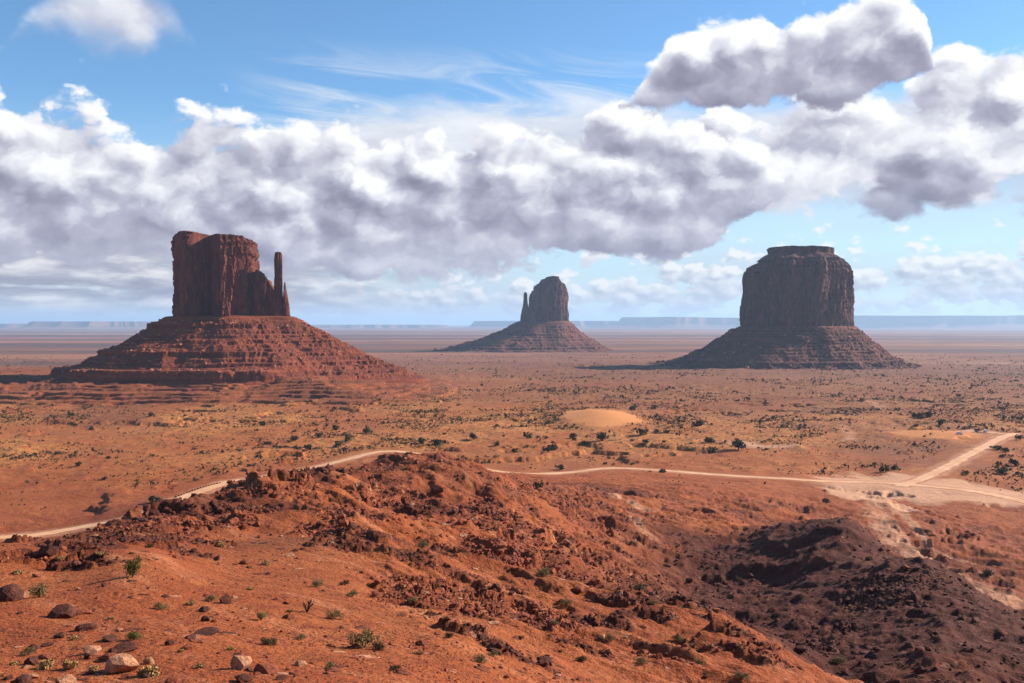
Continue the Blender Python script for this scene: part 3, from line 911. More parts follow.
def tower_mesh(name, outline, z0, ztop, prof, flute, seed, nv=150, n=480, ledge=0.0, topn=3.0, slabs=1.0):
    """rock tower: an outline in plan raised to a skyline ztop(x), drawn in by prof(v), fluted by vertical ribs and joints"""
    P = smooth_outline(outline, n)
    c = P.mean(0)
    d = P - c
    rad = np.linalg.norm(d, axis=1)
    s = np.concatenate([[0], np.cumsum(np.linalg.norm(np.diff(P, axis=0), axis=1))])
    per = s[-1] + np.linalg.norm(P[0] - P[-1])
    # periodic noise coordinates around the outline
    ca, sa = np.cos(s / per * 2 * np.pi) * per / (2 * np.pi), np.sin(s / per * 2 * np.pi) * per / (2 * np.pi)
    v = np.linspace(0, 1, nv)
    zt = ztop(P[:, 0]) + topn * fbm(ca / (per * .03), sa / (per * .03), 3, seed + 50)
    Z = z0 + v[:, None] * (zt - z0)[None]
    H = float(np.max(zt) - z0)
    sl = Z / H * 2.2
    fa = flute
    nz = lambda q, sc, o, sd, vs: ridged((ca[None] + 31.0 * sd + sl * vs * sc) / sc + 0 * Z, (sa[None] + sl * vs * sc * .7) / sc + 0 * Z, o, sd)
    rr = fa * (1.0 * (nz(0, per * .085, 3, seed + 1, .25) - .45) + .36 * (nz(0, per * .030, 2, seed + 2, .5) - .45))
    rr = rr + fa * .16 * fbm((ca[None] + Z * .25) / (per * .007), (sa[None] + Z * .9) / (per * .007), 3, seed + 3)
    # overhanging and set-back beds
    bed = perlin(Z / (H * .045) + .6 * fbm(ca / (per * .1), sa / (per * .1), 2, seed + 7)[None], 0 * Z + seed, seed + 4)
    rr = rr + fa * (.05 + ledge * sstep(v, .78, .92)[:, None]) * bed
    # fallen slabs and open joints
    ss_ = np.broadcast_to(s[None], Z.shape)
    wv = 1.5 * fbm(ss_ / 14, Z / 30, 3, seed + 21)
    slab = blocks((ss_ + 4 * wv) / (per * .045), (Z + 6 * wv) / (H * .30), seed + 22)
    slab2 = blocks((ss_ + 3 * wv) / (per * .016), (Z + 4 * wv) / (H * .13), seed + 23)
    rr = rr + slabs * fa * (.36 * (slab - .5) + .20 * (slab2 - .5)) * (1 - np.abs(2 * s / per - 1)[None] ** 12)
    jt = 1 - np.abs(perlin(ss_ / (per * .022) + .35 * fbm(Z / (H * .16), 0 * Z, 3, seed + 25), Z / (H * 1.1), seed + 24))
    rr = rr - fa * .55 * sstep(jt, .93, 1.0) * sstep(fbm(ss_ / (per * .09), Z / (H * .35), 2, seed + 26), -.1, .2)
    pr = np.interp(v, prof[0], prof[1])[:, None]
    k = pr + rr / np.maximum(rad, 1)[None]
    X = c[0] + d[None, :, 0] * k; Y = c[1] + d[None, :, 1] * k
    rows = [np.stack([X, Y, Z], -1)]
    # top surface closing inwards
    for q in (.93, .8, .6, .35, .12):
        x = c[0] + d[:, 0] * k[-1] * q; y = c[1] + d[:, 1] * k[-1] * q
        z = (zt * q + (ztop(x) + 1.0) * (1 - q)) + topn * .8 * fbm(x / (per * .03), y / (per * .03), 3, seed + 60)
        rows.append(np.stack([x, y, z], -1)[None])
    V = np.concatenate(rows, 0)
    nr = V.shape[0]
    Q = grid_quads(nr, n, True)
    V = V.reshape(-1, 3)
    top = V[-n:].mean(0)
    V = np.vstack([V, top[None], [[c[0], c[1], z0]]])
    j = np.arange(n)
    T = np.concatenate([np.stack([(nr - 1) * n + j, (nr - 1) * n + (j + 1) % n, np.full(n, nr * n)], 1),
                        np.stack([(j + 1) % n, j, np.full(n, nr * n + 1)], 1)])
    return mesh_np(name, V, Q, T, smooth=False)

def talus_mesh(name, outline, z0, zb, ext, prof, ledges, rough, seed, n=760, m=190):
    """apron of broken rock: from the foot of the tower (z0) to the plain (zb); ext(theta) = its width"""
    P = smooth_outline(outline, n)
    c = P.mean(0); d = P - c
    rad = np.linalg.norm(d, axis=1); u = d / rad[:, None]
    th = np.arctan2(u[:, 0], -u[:, 1])             # 0 = towards the camera, + = right
    # the foot line, rounded
    kk = np.ones(41) / 41
    rs = np.convolve(np.concatenate([rad[-20:], rad, rad[:20]]), kk, 'valid')
    E = ext(th)
    t = np.linspace(0, 1, m)
    rho = (rs[None] * .80) * (1 - sstep(t, 0, .06))[:, None] + 0 * E[None]
    rho = rs[None] * (.78 + .22 * sstep(t, 0, .05)[:, None]) + E[None] * np.clip((t - .03) / .97, 0, 1)[:, None]
    X = c[0] + u[None, :, 0] * rho; Y = c[1] + u[None, :, 1] * rho
    f = np.interp(t, prof[0], prof[1])[:, None] + 0 * E[None]
    H = z0 - zb
    gl = fbm(X / (H * .5), Y / (H * .5), 4, seed)
    gul = ridged(th[None] * 5 + .9 * gl, t[:, None] * 2.2 + .5 * gl, 3, seed + 5) - .5
    z = zb + H * f + (rough * 2.5 * gl + rough * .8 * gul) * sstep(t, .02, .15)[:, None] * (1 - sstep(t, .88, 1.0))[:, None]
    z = z + rough * .42 * fbm(X / (H * .06), Y / (H * .06), 4, seed + 9) * sstep(t, .03, .1)[:, None]
    z = z + rough * .20 * fbm(X / (H * .02), Y / (H * .02), 3, seed + 10) * sstep(t, .03, .1)[:, None]
    # thin beds of harder shale stepping the whole apron, broken in places
    hb = H / 15.0
    zq = z + .5 * rough * gl
    on_ = sstep(fbm(X / (H * .9), z / (H * .10), 3, seed + 31), -.12, .12) * sstep(t, .04, .12)[:, None] * (1 - sstep(t, .93, 1.0))[:, None]
    z = z + .62 * on_ * (terrace(zq, hb, .74) + .13 * hb - zq)
    for lv, hgt, az0, az1 in ledges:               # cliff bands standing out of the apron
        on = sstep(fbm(th * 3 + lv * 9, th * 0 + lv, 3, seed + 20) + .35, .0, .3) * sstep(th, az0 - .3, az0) * (1 - sstep(th, az1, az1 + .3))
        zl = zb + H * lv + .15 * rough * gl
        w = H * hgt
        g = z - zl
        stepz = np.where(g > 0, w * sstep(g / w, 0, .22) , w * 0)
        z = np.where((g > 0) & (g < w), z * (1 - on[None]) + (zl + stepz) * on[None], z)
    V = np.stack([X, Y, z], -1)
    V[-1, :, 2] -= 14
    Q = grid_quads(m, n, True)[:, ::-1]
    V = V.reshape(-1, 3)
    V = np.vstack([V, [[c[0], c[1], z0]]])
    j = np.arange(n)
    T = np.stack([j, (j + 1) % n, np.full(n, m * n)], 1)[:, ::-1]
    return mesh_np(name, V, Q, T, smooth=False), (X, Y, z)

def ico_rock(seed, sub=1, flat=.75):
    """one broken stone: an icosphere cut by random planes"""
    bm = bmesh.new()
    bmesh.ops.create_icosphere(bm, subdivisions=sub + 1, radius=1.0)
    g = random.Random(seed)
    cuts = []
    for _ in range(9):
        nv = Vector((g.gauss(0, 1), g.gauss(0, 1), g.gauss(0, .8))).normalized()
        cuts.append((nv, g.uniform(.45, .85)))
    sc = Vector((g.uniform(.8, 1.25), g.uniform(.7, 1.1), flat * g.uniform(.75, 1.15)))
    for v in bm.verts:
        co = v.co.copy()
        for nv, dd in cuts:
            k = co.dot(nv)
            if k > dd:
                co -= nv * (k - dd)
        co += Vector((g.uniform(-1, 1), g.uniform(-1, 1), g.uniform(-1, 1))) * .035
        v.co = Vector((co.x * sc.x, co.y * sc.y, co.z * sc.z))
    V = np.array([v.co[:] for v in bm.verts]); F = np.array([[v.index for v in f.verts] for f in bm.faces])
    bm.free()
    return V, F

_SMALL = [ico_rock(400 + i, 0 if i < 4 else 1) for i in range(8)]
def rock_pile(name, X, Y, Z, size, seed, mat, parent=None, sink=.35):
    g = np.random.default_rng(seed)
    VV = []; TT = []; off = 0
    for x, y, z, s in zip(X, Y, Z, size):
        V, F = _SMALL[g.integers(8)]
        a = g.uniform(0, 6.28); ca, sa = math.cos(a), math.sin(a)
        w = V * s * g.uniform(.8, 1.2, 3)
        w = np.stack([w[:, 0] * ca - w[:, 1] * sa + x, w[:, 0] * sa + w[:, 1] * ca + y, w[:, 2] + z + s * (.5 - sink)], 1)
        VV.append(w); TT.append(F + off); off += len(V)
    o = link(name, mesh_np(name, np.vstack(VV), None, np.vstack(TT)), mat, parent)
    return o

def talus_blocks(name, grid, size, n, seed, mat, parent):
    X, Y, z = grid
    g = np.random.default_rng(seed)
    m, k = X.shape
    cand_j = np.where(Y.mean(0) < np.median(Y) + 40)[0]
    i = (m * (.06 + .86 * g.random(n))).astype(int); j = cand_j[g.integers(len(cand_j), size=n)]
    s = size * (.42 + .7 * g.pareto(2.5, n)).clip(.35, 2.6)
    o = rock_pile(name, X[i, j], Y[i, j], z[i, j], s, seed, mat, parent)
    tag(o, kind='stuff')

M_CLIFF = cliff_material("red_cliff", (.085, .023, .0145), (.205, .052, .027), (.34, .112, .060), 9.0)
M_CLIFF_FAR = cliff_material("red_cliff_broad", (.080, .029, .022), (.17, .060, .038), (.31, .115, .068), 15.0)
M_TALUS = talus_material("red_talus", (.155, .034, .015), (.245, .055, .022), (.34, .112, .055), 1.0)
M_TALUS_FAR = talus_material("red_talus_broad", (.110, .033, .020), (.17, .052, .028), (.25, .095, .056), 1.8)
M_BLOCK = plain_mat("fallen_block", (.33, .115, .062), .4, .15)

def west_butte():
    k = 1250.0 / FPX                       # metres per picture pixel at this distance
    cx, cy = at(215, 320, 1250)[0], 1250.0
    zz = lambda py: float(at(215, py, 1250)[2])
    b = empty("butte", (cx, cy, zz(318)))
    tag(b, "nearest red sandstone butte at the left, mitten shaped with a thin thumb spire", "butte", "buttes on the desert plain")
    z0 = 0.0
    rel = lambda py: zz(py) - zz(318)
    out = [(-46, 12), (-46, -12), (-42, -30), (-31, -38), (-19, -34), (-11, -21), (-4, -12), (4, -20), (11, -33), (20, -38), (31, -26), (40, -16), (49, 4), (46, 26), (20, 34), (-22, 34), (-43, 28)]
    xs = (np.array([168, 173, 177, 182, 190, 199, 204, 208, 216, 232, 246, 253, 258, 262]) - 215) * k
    zs = np.array([rel(p) for p in (262, 250, 239, 234.5, 233.2, 234, 236, 237, 236.5, 236, 236.5, 239, 243, 247)])
    T = tower_mesh("rock_tower", out, -12.0, lambda x: np.interp(x, xs, zs), ([0, .05, .5, .86, .93, 1], [1.05, 1.0, .985, .965, .94, .86]), 9.0, 3, nv=170, n=620, ledge=.25, topn=1.2)
    link("rock_tower", T, M_CLIFF, b)
    sh = [(50, -2), (54, -13), (62, -15), (70, -11), (78, -9), (80, 0), (76, 10), (62, 14), (52, 12)]
    xs2 = (np.array([252, 258, 262, 264, 266, 270, 275, 280]) - 215) * k
    zs2 = np.array([rel(p) for p in (268, 272, 278, 275.5, 279, 281, 287, 296)])
    link("rock_shoulder", tower_mesh("rock_shoulder", sh, -12.0, lambda x: np.interp(x, xs2, zs2), ([0, .3, .8, 1], [1.12, 1.0, .92, .8]), 3.0, 14, nv=90, n=260, topn=1.6), M_CLIFF, b)
    sp = [(72, 0), (74, -7), (79, -10), (85, -7), (88, 0), (85, 8), (79, 10), (74, 7)]
    link("thumb_spire", tower_mesh("thumb_spire", sp, -12.0, lambda x: 0 * x + rel(252.5), ([0, .12, .30, .42, .7, .82, .95, 1], [1.5, 1.25, .84, .64, .55, .60, .57, .46]), 1.5, 24, nv=150, n=200, topn=.8), M_CLIFF, b)
    st = [(86, -3), (88, -7), (92, -5), (94, 1), (91, 7), (87, 5)]
    xs3 = (np.array([283, 286, 290]) - 215) * k
    link("rock_stub", tower_mesh("rock_stub", st, -14.0, lambda x: np.interp(x, xs3, [rel(281), rel(290), rel(303)]), ([0, .5, .9, 1], [1.3, 1.0, .75, .5]), 1.5, 33, nv=70, n=140, topn=1.5), M_CLIFF, b)
    foot = [(-56, 10), (-54, -20), (-34, -36), (0, -34), (30, -37), (60, -22), (92, -10), (97, 0), (92, 14), (50, 32), (-20, 36), (-48, 28)]
    zb = rel(376.5)
    def ext(t):
        e = np.interp(t, [-3.15, -2.2, -1.57, -.9, 0, .9, 1.57, 2.2, 3.15], [130, 130, 150, 150, 118, 140, 165, 150, 130])
        return e * (1 + .10 * fbm(t * 1.3, t * 0, 3, 77))
    M, gr = talus_mesh("talus_slope", foot, 3.5, zb - 3, ext, ([0, .04, .10, .24, .42, .62, .80, .92, 1], [1, .98, .90, .74, .55, .35, .17, .07, 0]),
                       [(.80, .075, -2.0, .9), (.40, .07, -2.2, .6), (.075, .14, -2.0, .5), (.58, .03, -.6, 1.6), (.27, .03, .2, 1.8)], 2.6, 5, n=900, m=240)
    link("talus_slope", M, M_TALUS, b)
    talus_blocks("fallen_blocks", gr, .95, 2600, 6, M_BLOCK, b)

def right_butte():
    D = 2200.0; k = D / FPX
    cx = at(799, 320, D)[0]; cy = D
    zz = lambda py: float(at(799, py, D)[2])
    rel = lambda py: zz(py) - zz(327)
    b = empty("butte", (cx, cy, zz(327)))
    tag(b, "massive flat topped butte at the right, broad block with a capstone", "butte", "buttes on the desert plain")
    out = [(-121, 0), (-119, -45), (-104, -86), (-66, -110), (-26, -112), (14, -122), (40, -104), (66, -92), (86, -60), (106, -40), (118, 5), (114, 60), (70, 104), (-10, 112), (-80, 98), (-114, 50)]
    xs = (np.array([735, 742, 748, 760, 770, 800, 838, 850, 856, 862]) - 799) * k
    zs = np.array([rel(p) for p in (266, 264, 262, 258.5, 257, 256.5, 256.5, 259, 263, 268)])
    T = tower_mesh("rock_tower", out, -14.0, lambda x: np.interp(x, xs, zs), ([0, .06, .5, .80, .86, .90, .93, .96, .98, 1], [1.02, 1.0, .985, .962, .93, .90, .855, .81, .755, .69]), 15.0, 103, nv=190, n=860, ledge=.22, slabs=.35, topn=2.0)
    link("rock_tower", T, M_CLIFF_FAR, b)
    cap = [(x * .60 + 6, y * .62) for x, y in out]
    link("capstone", tower_mesh("capstone", cap, rel(261), lambda x: 0 * x + rel(248.2) + x * -.012, ([0, .2, .4, .52, .60, 1], [1.28, 1.20, 1.10, 1.0, .97, .985]), 6.0, 118, nv=60, n=420, ledge=.5, topn=1.6), M_CLIFF_FAR, b)
    foot = [(x * 1.02, y * 1.02) for x, y in out]
    zb = rel(367)
    def ext(t):
        e = np.interp(t, [-3.15, -2.2, -1.57, -.8, 0, .8, 1.57, 2.2, 3.15], [200, 230, 240, 200, 165, 160, 165, 190, 200])
        return e * (1 + .08 * fbm(t * 1.3, t * 0, 3, 177))
    M, gr = talus_mesh("talus_slope", foot, 4.0, zb - 3, ext, ([0, .04, .10, .26, .44, .64, .82, 1], [1, .98, .90, .64, .38, .17, .06, 0]),
                       [(.66, .05, -.6, 1.0), (.16, .07, -1.2, 1.4), (.40, .035, .2, 1.8)], 4.2, 105, n=820, m=200)
    link("talus_slope", M, M_TALUS_FAR, b)
    talus_blocks("fallen_blocks", gr, 1.9, 1500, 106, M_BLOCK, b)

def middle_butte():
    D = 3600.0; k = D / FPX
    cx = at(548, 320, D)[0]; cy = D
    zz = lambda py: float(at(548, py, D)[2])
    rel = lambda py: zz(py) - zz(321)
    b = empty("butte", (cx, cy, zz(321)))
    tag(b, "smallest and farthest butte in the middle, with a needle spire on its left", "butte", "buttes on the desert plain")
    out = [(-70, 0), (-66, -40), (-44, -74), (-8, -84), (30, -80), (58, -56), (72, -8), (66, 40), (30, 80), (-30, 80), (-62, 44)]
    xs = (np.array([526, 530, 533, 536, 538.5, 539.5, 544, 545, 552, 560, 561, 566, 569, 572]) - 548) * k
    zs = np.array([rel(p) for p in (300, 291, 285.5, 284.5, 282, 280, 279.5, 278, 277, 277, 281, 284, 285.5, 290)])
    link("rock_tower", tower_mesh("rock_tower", out, -16.0, lambda x: np.interp(x, xs, zs), ([0, .08, .5, .9, 1], [1.08, 1.02, .97, .93, .86]), 9.0, 203, nv=130, n=520, ledge=.2, topn=2.0), M_CLIFF_FAR, b)
    sp = [(-92, 0), (-88, -10), (-80, -12), (-73, -8), (-72, 4), (-78, 12), (-88, 10)]
    link("needle_spire", tower_mesh("needle_spire", sp, -16.0, lambda x: 0 * x + rel(292.5), ([0, .25, .45, .58, .70, .92, 1], [2.0, 1.7, 1.3, .95, .72, .58, .35]), 2.5, 224, nv=90, n=140, topn=1.5), M_CLIFF_FAR, b)
    foot = [(-104, 0), (-92, -40), (-50, -82), (-8, -90), (34, -86), (62, -60), (78, -8), (70, 44), (30, 86), (-30, 86), (-80, 48)]
    zb = rel(357)
    def ext(t):
        e = np.interp(t, [-3.15, -2.2, -1.57, -.9, 0, .9, 1.57, 2.2, 3.15], [340, 470, 580, 520, 380, 320, 290, 310, 330])
        return e * (1 + .08 * fbm(t * 1.3, t * 0, 3, 277))
    M, gr = talus_mesh("talus_slope", foot, 4.0, zb - 3, ext, ([0, .03, .08, .16, .28, .40, .52, .70, .85, 1], [1, .98, .88, .70, .50, .34, .22, .14, .07, 0]),
                       [(.60, .07, -2.2, -.4), (.28, .04, -2.0, 1.2), (.14, .04, -2.0, 1.2)], 4.0, 205, n=640, m=160)
    link("talus_slope", M, M_TALUS_FAR, b)
    talus_blocks("fallen_blocks", gr, 2.6, 700, 206, M_BLOCK, b)

west_butte(); right_butte(); middle_butte()

# ---------------------------------------------------------------- mesas along the horizon
def mesa(px0, px1, py_top, py_foot, D, label, seed, depth=.35, steps=()):
    x0, x1 = at(px0, 320, D)[0], at(px1, 320, D)[0]
    zt = float(at(512, py_top, D)[2]); zb = float(at(512, py_foot, D)[2])
    hw = (x1 - x0) / 2; hd = max(hw * depth, 1500)
    n = 420; m = 26
    th = np.linspace(0, 2 * np.pi, n, endpoint=False)
    ox = hw * np.sign(np.cos(th)) * np.abs(np.cos(th)) ** .7; oy = hd * np.sign(np.sin(th)) * np.abs(np.sin(th)) ** .7
    nz = fbm(ox / 2200, oy / 2200, 4, seed) * 900 + ridged(ox / 900, oy / 900, 3, seed + 3) * 350
    H = zt - zb
    prof = [(0, 1.0), (.55, .62), (.60, .60), (.62, .36), (.92, .08), (1.0, 0.0)]
    rows = []
    rad = np.hypot(ox, oy)
    for t in np.linspace(0, 1, m):
        hgt = 1 - t
        off = np.interp(t, [0, .40, .44, 1], [0, -60, -420, -1500])[None] if False else np.interp(hgt, [0, .45, .50, 1.0], [900, 160, 120, 0])
        k = 1 + (nz + off) / rad
        zz = zb + H * hgt + (fbm(ox * k / 3000, oy * k / 3000, 3, seed + 9) * H * .10) * min(1, hgt * 3)
        rows.append(np.stack([ox * k, oy * k, zz - (zb - 0)], -1))
    rows = rows[::-1]
    for q in (.85, .5, .15):
        rows.append(rows[m - 1] * np.array([q, q, 1.0]) + np.stack([0 * ox, 0 * ox, 0.02 * H * fbm(ox * q / 1500, oy * q / 1500, 3, seed + 5)], -1))
    V = np.stack(rows, 0); nr = V.shape[0]
    Q = grid_quads(nr, n, True)
    V = V.reshape(-1, 3)
    V = np.vstack([V, V[-n:].mean(0)[None], [[0, 0, -30]]])
    j = np.arange(n)
    T = np.concatenate([np.stack([(nr - 1) * n + j, (nr - 1) * n + (j + 1) % n, np.full(n, nr * n)], 1), np.stack([(j + 1) % n, j, np.full(n, nr * n + 1)], 1)])
    V[:n, 2] -= 60
    o = link("mesa", mesh_np("mesa", V, Q, T), M_MESA, None, ((x0 + x1) / 2, D + hd, zb))
    tag(o, label, "mesa", "far mesas along the horizon")

M_MESA = talus_material("mesa_rock", (.22, .10, .065), (.27, .13, .085), (.32, .17, .11), 30.0)
mesa(-180, 60, 324.0, 331, 26000, "low blue mesa at the far left edge of the horizon", 301)
mesa(38, 150, 321.5, 331, 23000, "far blue mesa left of the nearest butte", 302)
mesa(290, 430, 325.0, 331, 27000, "faint low mesa between the nearest butte and the middle butte", 303)
mesa(482, 640, 321.0, 331, 27000, "long blue mesa right behind the middle butte", 304)
mesa(636, 760, 317.5, 331, 25000, "pale mesa on the horizon running behind the flat topped butte's left side", 305)
mesa(846, 1230, 315.5, 331, 24000, "longest and highest blue mesa, at the right end of the horizon", 306)

# ---------------------------------------------------------------- plants
def leaf_mat(name, c):
    m, N, b = new_mat(name)
    P = N.n('ShaderNodeTexCoord').outputs['Object']
    n = N.noise(P, 5.0, 3, .6)
    N.put(b.inputs['Base Color'], N.mix(n, tuple(v * .7 for v in c), tuple(v * 1.3 for v in c)))
    return m
M_GREEN = leaf_mat("green_leaves", (.095, .090, .018))
M_SAGE = leaf_mat("sage_leaves", (.19, .128, .050))
M_OLIVE = leaf_mat("olive_leaves", (.060, .045, .018))
M_STRAW = leaf_mat("dry_grass_blades", (.40, .23, .085))
M_TWIG = plain_mat("dead_wood", (.050, .032, .024), .3, 6)

def clump(n, seed, rx=.5, h=.9, leaf=.10, twigs=10, upright=.3):
    """leaf-sized faces through a rounded crown, on short forking stems; unit sized"""
    g = np.random.default_rng(seed)
    lobes = g.normal(0, 1, (7, 3)).clip(-1.4, 1.4) * np.array([rx * .42, rx * .42, h * .14]) + np.array([0, 0, h * .52])
    V = []; Q = []
    for i in range(n):
        c = lobes[g.integers(7)]
        d = g.normal(0, 1, 3); d /= np.linalg.norm(d) + 1e-6
        p = c + d * np.array([rx * .48, rx * .48, h * .40]) * g.random() ** .4
        if p[2] < .03: p[2] = .03 + .1 * g.random()
        a = g.normal(0, 1, 3); a[2] += upright * 2; a /= np.linalg.norm(a)
        b = np.cross(a, g.normal(0, 1, 3)); b /= np.linalg.norm(b) + 1e-6
        l = leaf * g.uniform(.6, 1.5); w = l * g.uniform(.35, .6)
        k = len(V)
        V += [p - a * l * .5, p + b * w * .5, p + a * l * .5, p - b * w * .5]; Q.append((k, k + 1, k + 2, k + 3))
    return np.array(V), np.array(Q)
def twig_set(n, seed, h=.7, rx=.4, r=.014):
    g = np.random.default_rng(seed)
    V = []; Q = []
    def seg(p, q, r0, r1):
        d = q - p; d = d / np.linalg.norm(d)
        a = np.cross(d, [.3, .9, .2]); a /= np.linalg.norm(a); b = np.cross(d, a)
        k = len(V)
        for c, rr in ((p, r0), (q, r1)):
            for s in range(4):
                t = s * math.pi / 2
                V.append(c + (a * math.cos(t) + b * math.sin(t)) * rr)
        for s in range(4):
            Q.append((k + s, k + (s + 1) % 4, k + 4 + (s + 1) % 4, k + 4 + s))
    for i in range(n):
        a = g.uniform(0, 6.28); e = g.uniform(.35, 1.0)
        p = np.array([0, 0, -.05]); mid = np.array([math.cos(a) * rx * e * .5, math.sin(a) * rx * e * .5, h * g.uniform(.35, .55)])
        seg(p, mid, r * 1.5, r)
        for _ in range(3):
            q = mid + np.array([math.cos(a + g.normal(0, .6)) * rx * e * .6, math.sin(a + g.normal(0, .6)) * rx * e * .6, h * g.uniform(.15, .5)])
            seg(mid, q, r, r * .4)
    return np.array(V), np.array(Q)

def shrub_mesh(name, n, seed, mat, **k):
    V, Q = clump(n, seed, **k)
    me = mesh_np(name, V, Q); me.materials.append(mat)
    return me
NEAR_M = {}
for key, mat in (('green', M_GREEN), ('sage', M_SAGE), ('olive', M_OLIVE)):
    NEAR_M[key] = [shrub_mesh("foliage", 1500, 900 + i + len(key) * 10, mat, rx=.62, h=.9, leaf=.085) for i in range(3)]
NEAR_M['straw'] = [shrub_mesh("blades", 800, 940 + i, M_STRAW, rx=.55, h=.6, leaf=.20, upright=1.2) for i in range(3)]
FAR_M = [shrub_mesh("foliage", 190, 960 + i, M_OLIVE, rx=.60, h=.85, leaf=.26) for i in range(5)]
TW = [twig_set(9, 970 + i) for i in range(3)]
TWIG_M = []
for V, Q in TW:
    me = mesh_np("stems", V, Q); me.materials.append(M_TWIG); TWIG_M.append(me)

N_SHRUB = [0]
def shrub(px, py, wpx, kind, label, group, ymin=20.0, near=True, tall=1.0, name="shrub"):
    X, Y, z = (float(v[0]) for v in hit([px], [py], ymin, h_detail))
    N_SHRUB[0] += 1
    i = N_SHRUB[0]
    w = wpx * Y / FPX
    if near:
        o = empty(name, (X, Y, z - .02 * w), rnd.uniform(0, 6.28))
        f = link("foliage", NEAR_M[kind][i % 3], None, o)
        link("stems", TWIG_M[i % 3], None, o)
    else:
        o = link(name, FAR_M[i % 5], None, None, (X, Y, z - .03 * w), rnd.uniform(0, 6.28))
    o.scale = (w, w, w * tall)
    tag(o, label, "shrub", group)
    return o

GN = "low plants on the orange foreground slope"
for a in [
    (132.5, 577, 15, 'green', "bright green bush standing alone on the smooth orange mound, tallest plant of the foreground", 1.55),
    (39, 597, 17, 'sage', "wide grey sage bush just right of the large dark boulder at the left edge", .85),
    (160, 609, 11, 'sage', "small sage tuft on bare orange soil right of the dark wedge rock", .6),
    (134, 640, 15, 'green', "flat yellow green bush behind the big tan boulder", .7),
    (261, 620, 10, 'sage', "round grey bush on bare slope left of the dead black bush", .95),
    (268, 645, 13, 'olive', "dark olive bush above and right of the tall upright tan boulder", .8),
    (45, 669, 14, 'straw', "pale straw grass tuft near the lower left corner, left of its twin", .95),
    (69, 669, 15, 'straw', "pale straw grass tuft just left of the big tan boulder", .95),
    (150, 676, 22, 'straw', "widest straw grass tuft, just below the small pale rock at the bottom edge", .7),
    (364, 647, 24, 'sage', "wide grey green bush in front of the red gully at the bottom centre left", .8),
    (379, 650, 11, 'olive', "small dark bush touching the right of the wide grey green bush", .8),
    (211, 601, 10, 'sage', "pale grass bush beside the round dark red rock on the mound", .7),
    (335, 619, 13, 'sage', "sage bush at the rim of the broken red gully", .8),
    (543, 578, 15, 'sage', "pale sage bush in the middle of the badlands below the dark gully", .75),
    (639, 591, 11, 'sage', "pale bush on the crest of the orange spur beside the dark hill", .8),
    (742, 679, 14, 'sage', "grey bush at the bottom edge at the foot of the dark hill", .6),
    (838, 664, 14, 'sage', "grey bush low on the dark brown hillside", .6),
    (18, 574, 11, 'straw', "dry grass tuft below the dark rock ledge at the far left", .6),
    (423, 548, 11, 'sage', "grey bush in the rocky hollow of the central badlands", .8),
]:
    shrub(a[0], a[1], a[2], a[3], a[4], GN, tall=a[5])
for px, py, w, k in [(190, 605, 9, 'straw'), (14, 665, 9, 'straw'), (92, 671, 10, 'straw'), (413, 603, 9, 'sage'), (352, 597, 10, 'sage'), (449, 638, 10, 'olive'),
                     (480, 663, 13, 'sage'), (493, 657, 10, 'sage'), (566, 605, 10, 'sage'), (582, 661, 9, 'olive'), (679, 641, 10, 'sage'), (642, 664, 11, 'sage'),
                     (653, 605, 9, 'sage'), (220, 546, 10, 'straw'), (317, 587, 12, 'sage'), (266, 565, 9, 'straw'), (110, 620, 7, 'straw'), (74, 640, 10, 'straw'),
                     (230, 650, 8, 'straw'), (300, 640, 9, 'sage'), (330, 668, 10, 'sage'), (290, 612, 7, 'straw'), (28, 655, 12, 'sage'), (200, 668, 9, 'straw'),
                     (395, 670, 9, 'olive'), (418, 655, 8, 'straw'), (250, 590, 7, 'straw'), (180, 652, 7, 'straw'), (345, 585, 8, 'olive'), (60, 560, 9, 'straw'),
                     (100, 555, 8, 'straw'), (150, 548, 7, 'olive'), (520, 640, 8, 'olive'), (555, 625, 8, 'sage'), (610, 640, 9, 'sage'), (700, 665, 9, 'sage'), (122, 672, 9, 'straw')]:
    shrub(px, py, w, k, "small scrubby tuft among many alike on the red foreground ground", GN, tall=.7)

GM = "dark desert shrubs dotting the plain"
spots = [(349, 441, 9), (367, 433, 8), (422, 443, 8), (438, 446, 10), (473, 440, 8), (528, 438, 9), (552, 450, 10), (573, 438, 8), (603, 441, 11), (641, 435, 10), (655, 409, 7),
         (633, 410, 7), (646, 443, 7), (585, 445, 7), (738, 450, 15), (714, 453, 10), (700, 426, 9), (709, 443, 9), (942, 425, 9), (1014, 466, 10), (884, 472, 9), (895, 470, 8),
         (826, 503, 8), (989, 577, 10), (295, 441, 9), (339, 447, 9), (262, 426, 6), (336, 430, 8), (308, 450, 8), (318, 438, 7), (71, 416, 6), (151, 416, 6), (155, 503, 13),
         (560, 470, 9), (548, 452, 8), (496, 446, 7), (515, 452, 7), (1005, 452, 8), (1000, 474, 9), (1020, 440, 7), (966, 475, 7), (920, 418, 8), (928, 417, 8), (915, 418, 7)]
shrub(997, 450, 11, 'olive', "large dark shrub beside the upper end of the side road", GM, 350, False, .5)
shrub(537, 489, 9, 'olive', "dark shrub on the open slope just below the middle of the road", GM, 300, False)
for px, py, w in spots:
    shrub(px, py, w, 'olive', "dark shrub among many alike dotted over the sandy plain beyond the road", GM, 350 if py < 520 else 280, False, rnd.uniform(.7, 1.0))
g = np.random.default_rng(5)
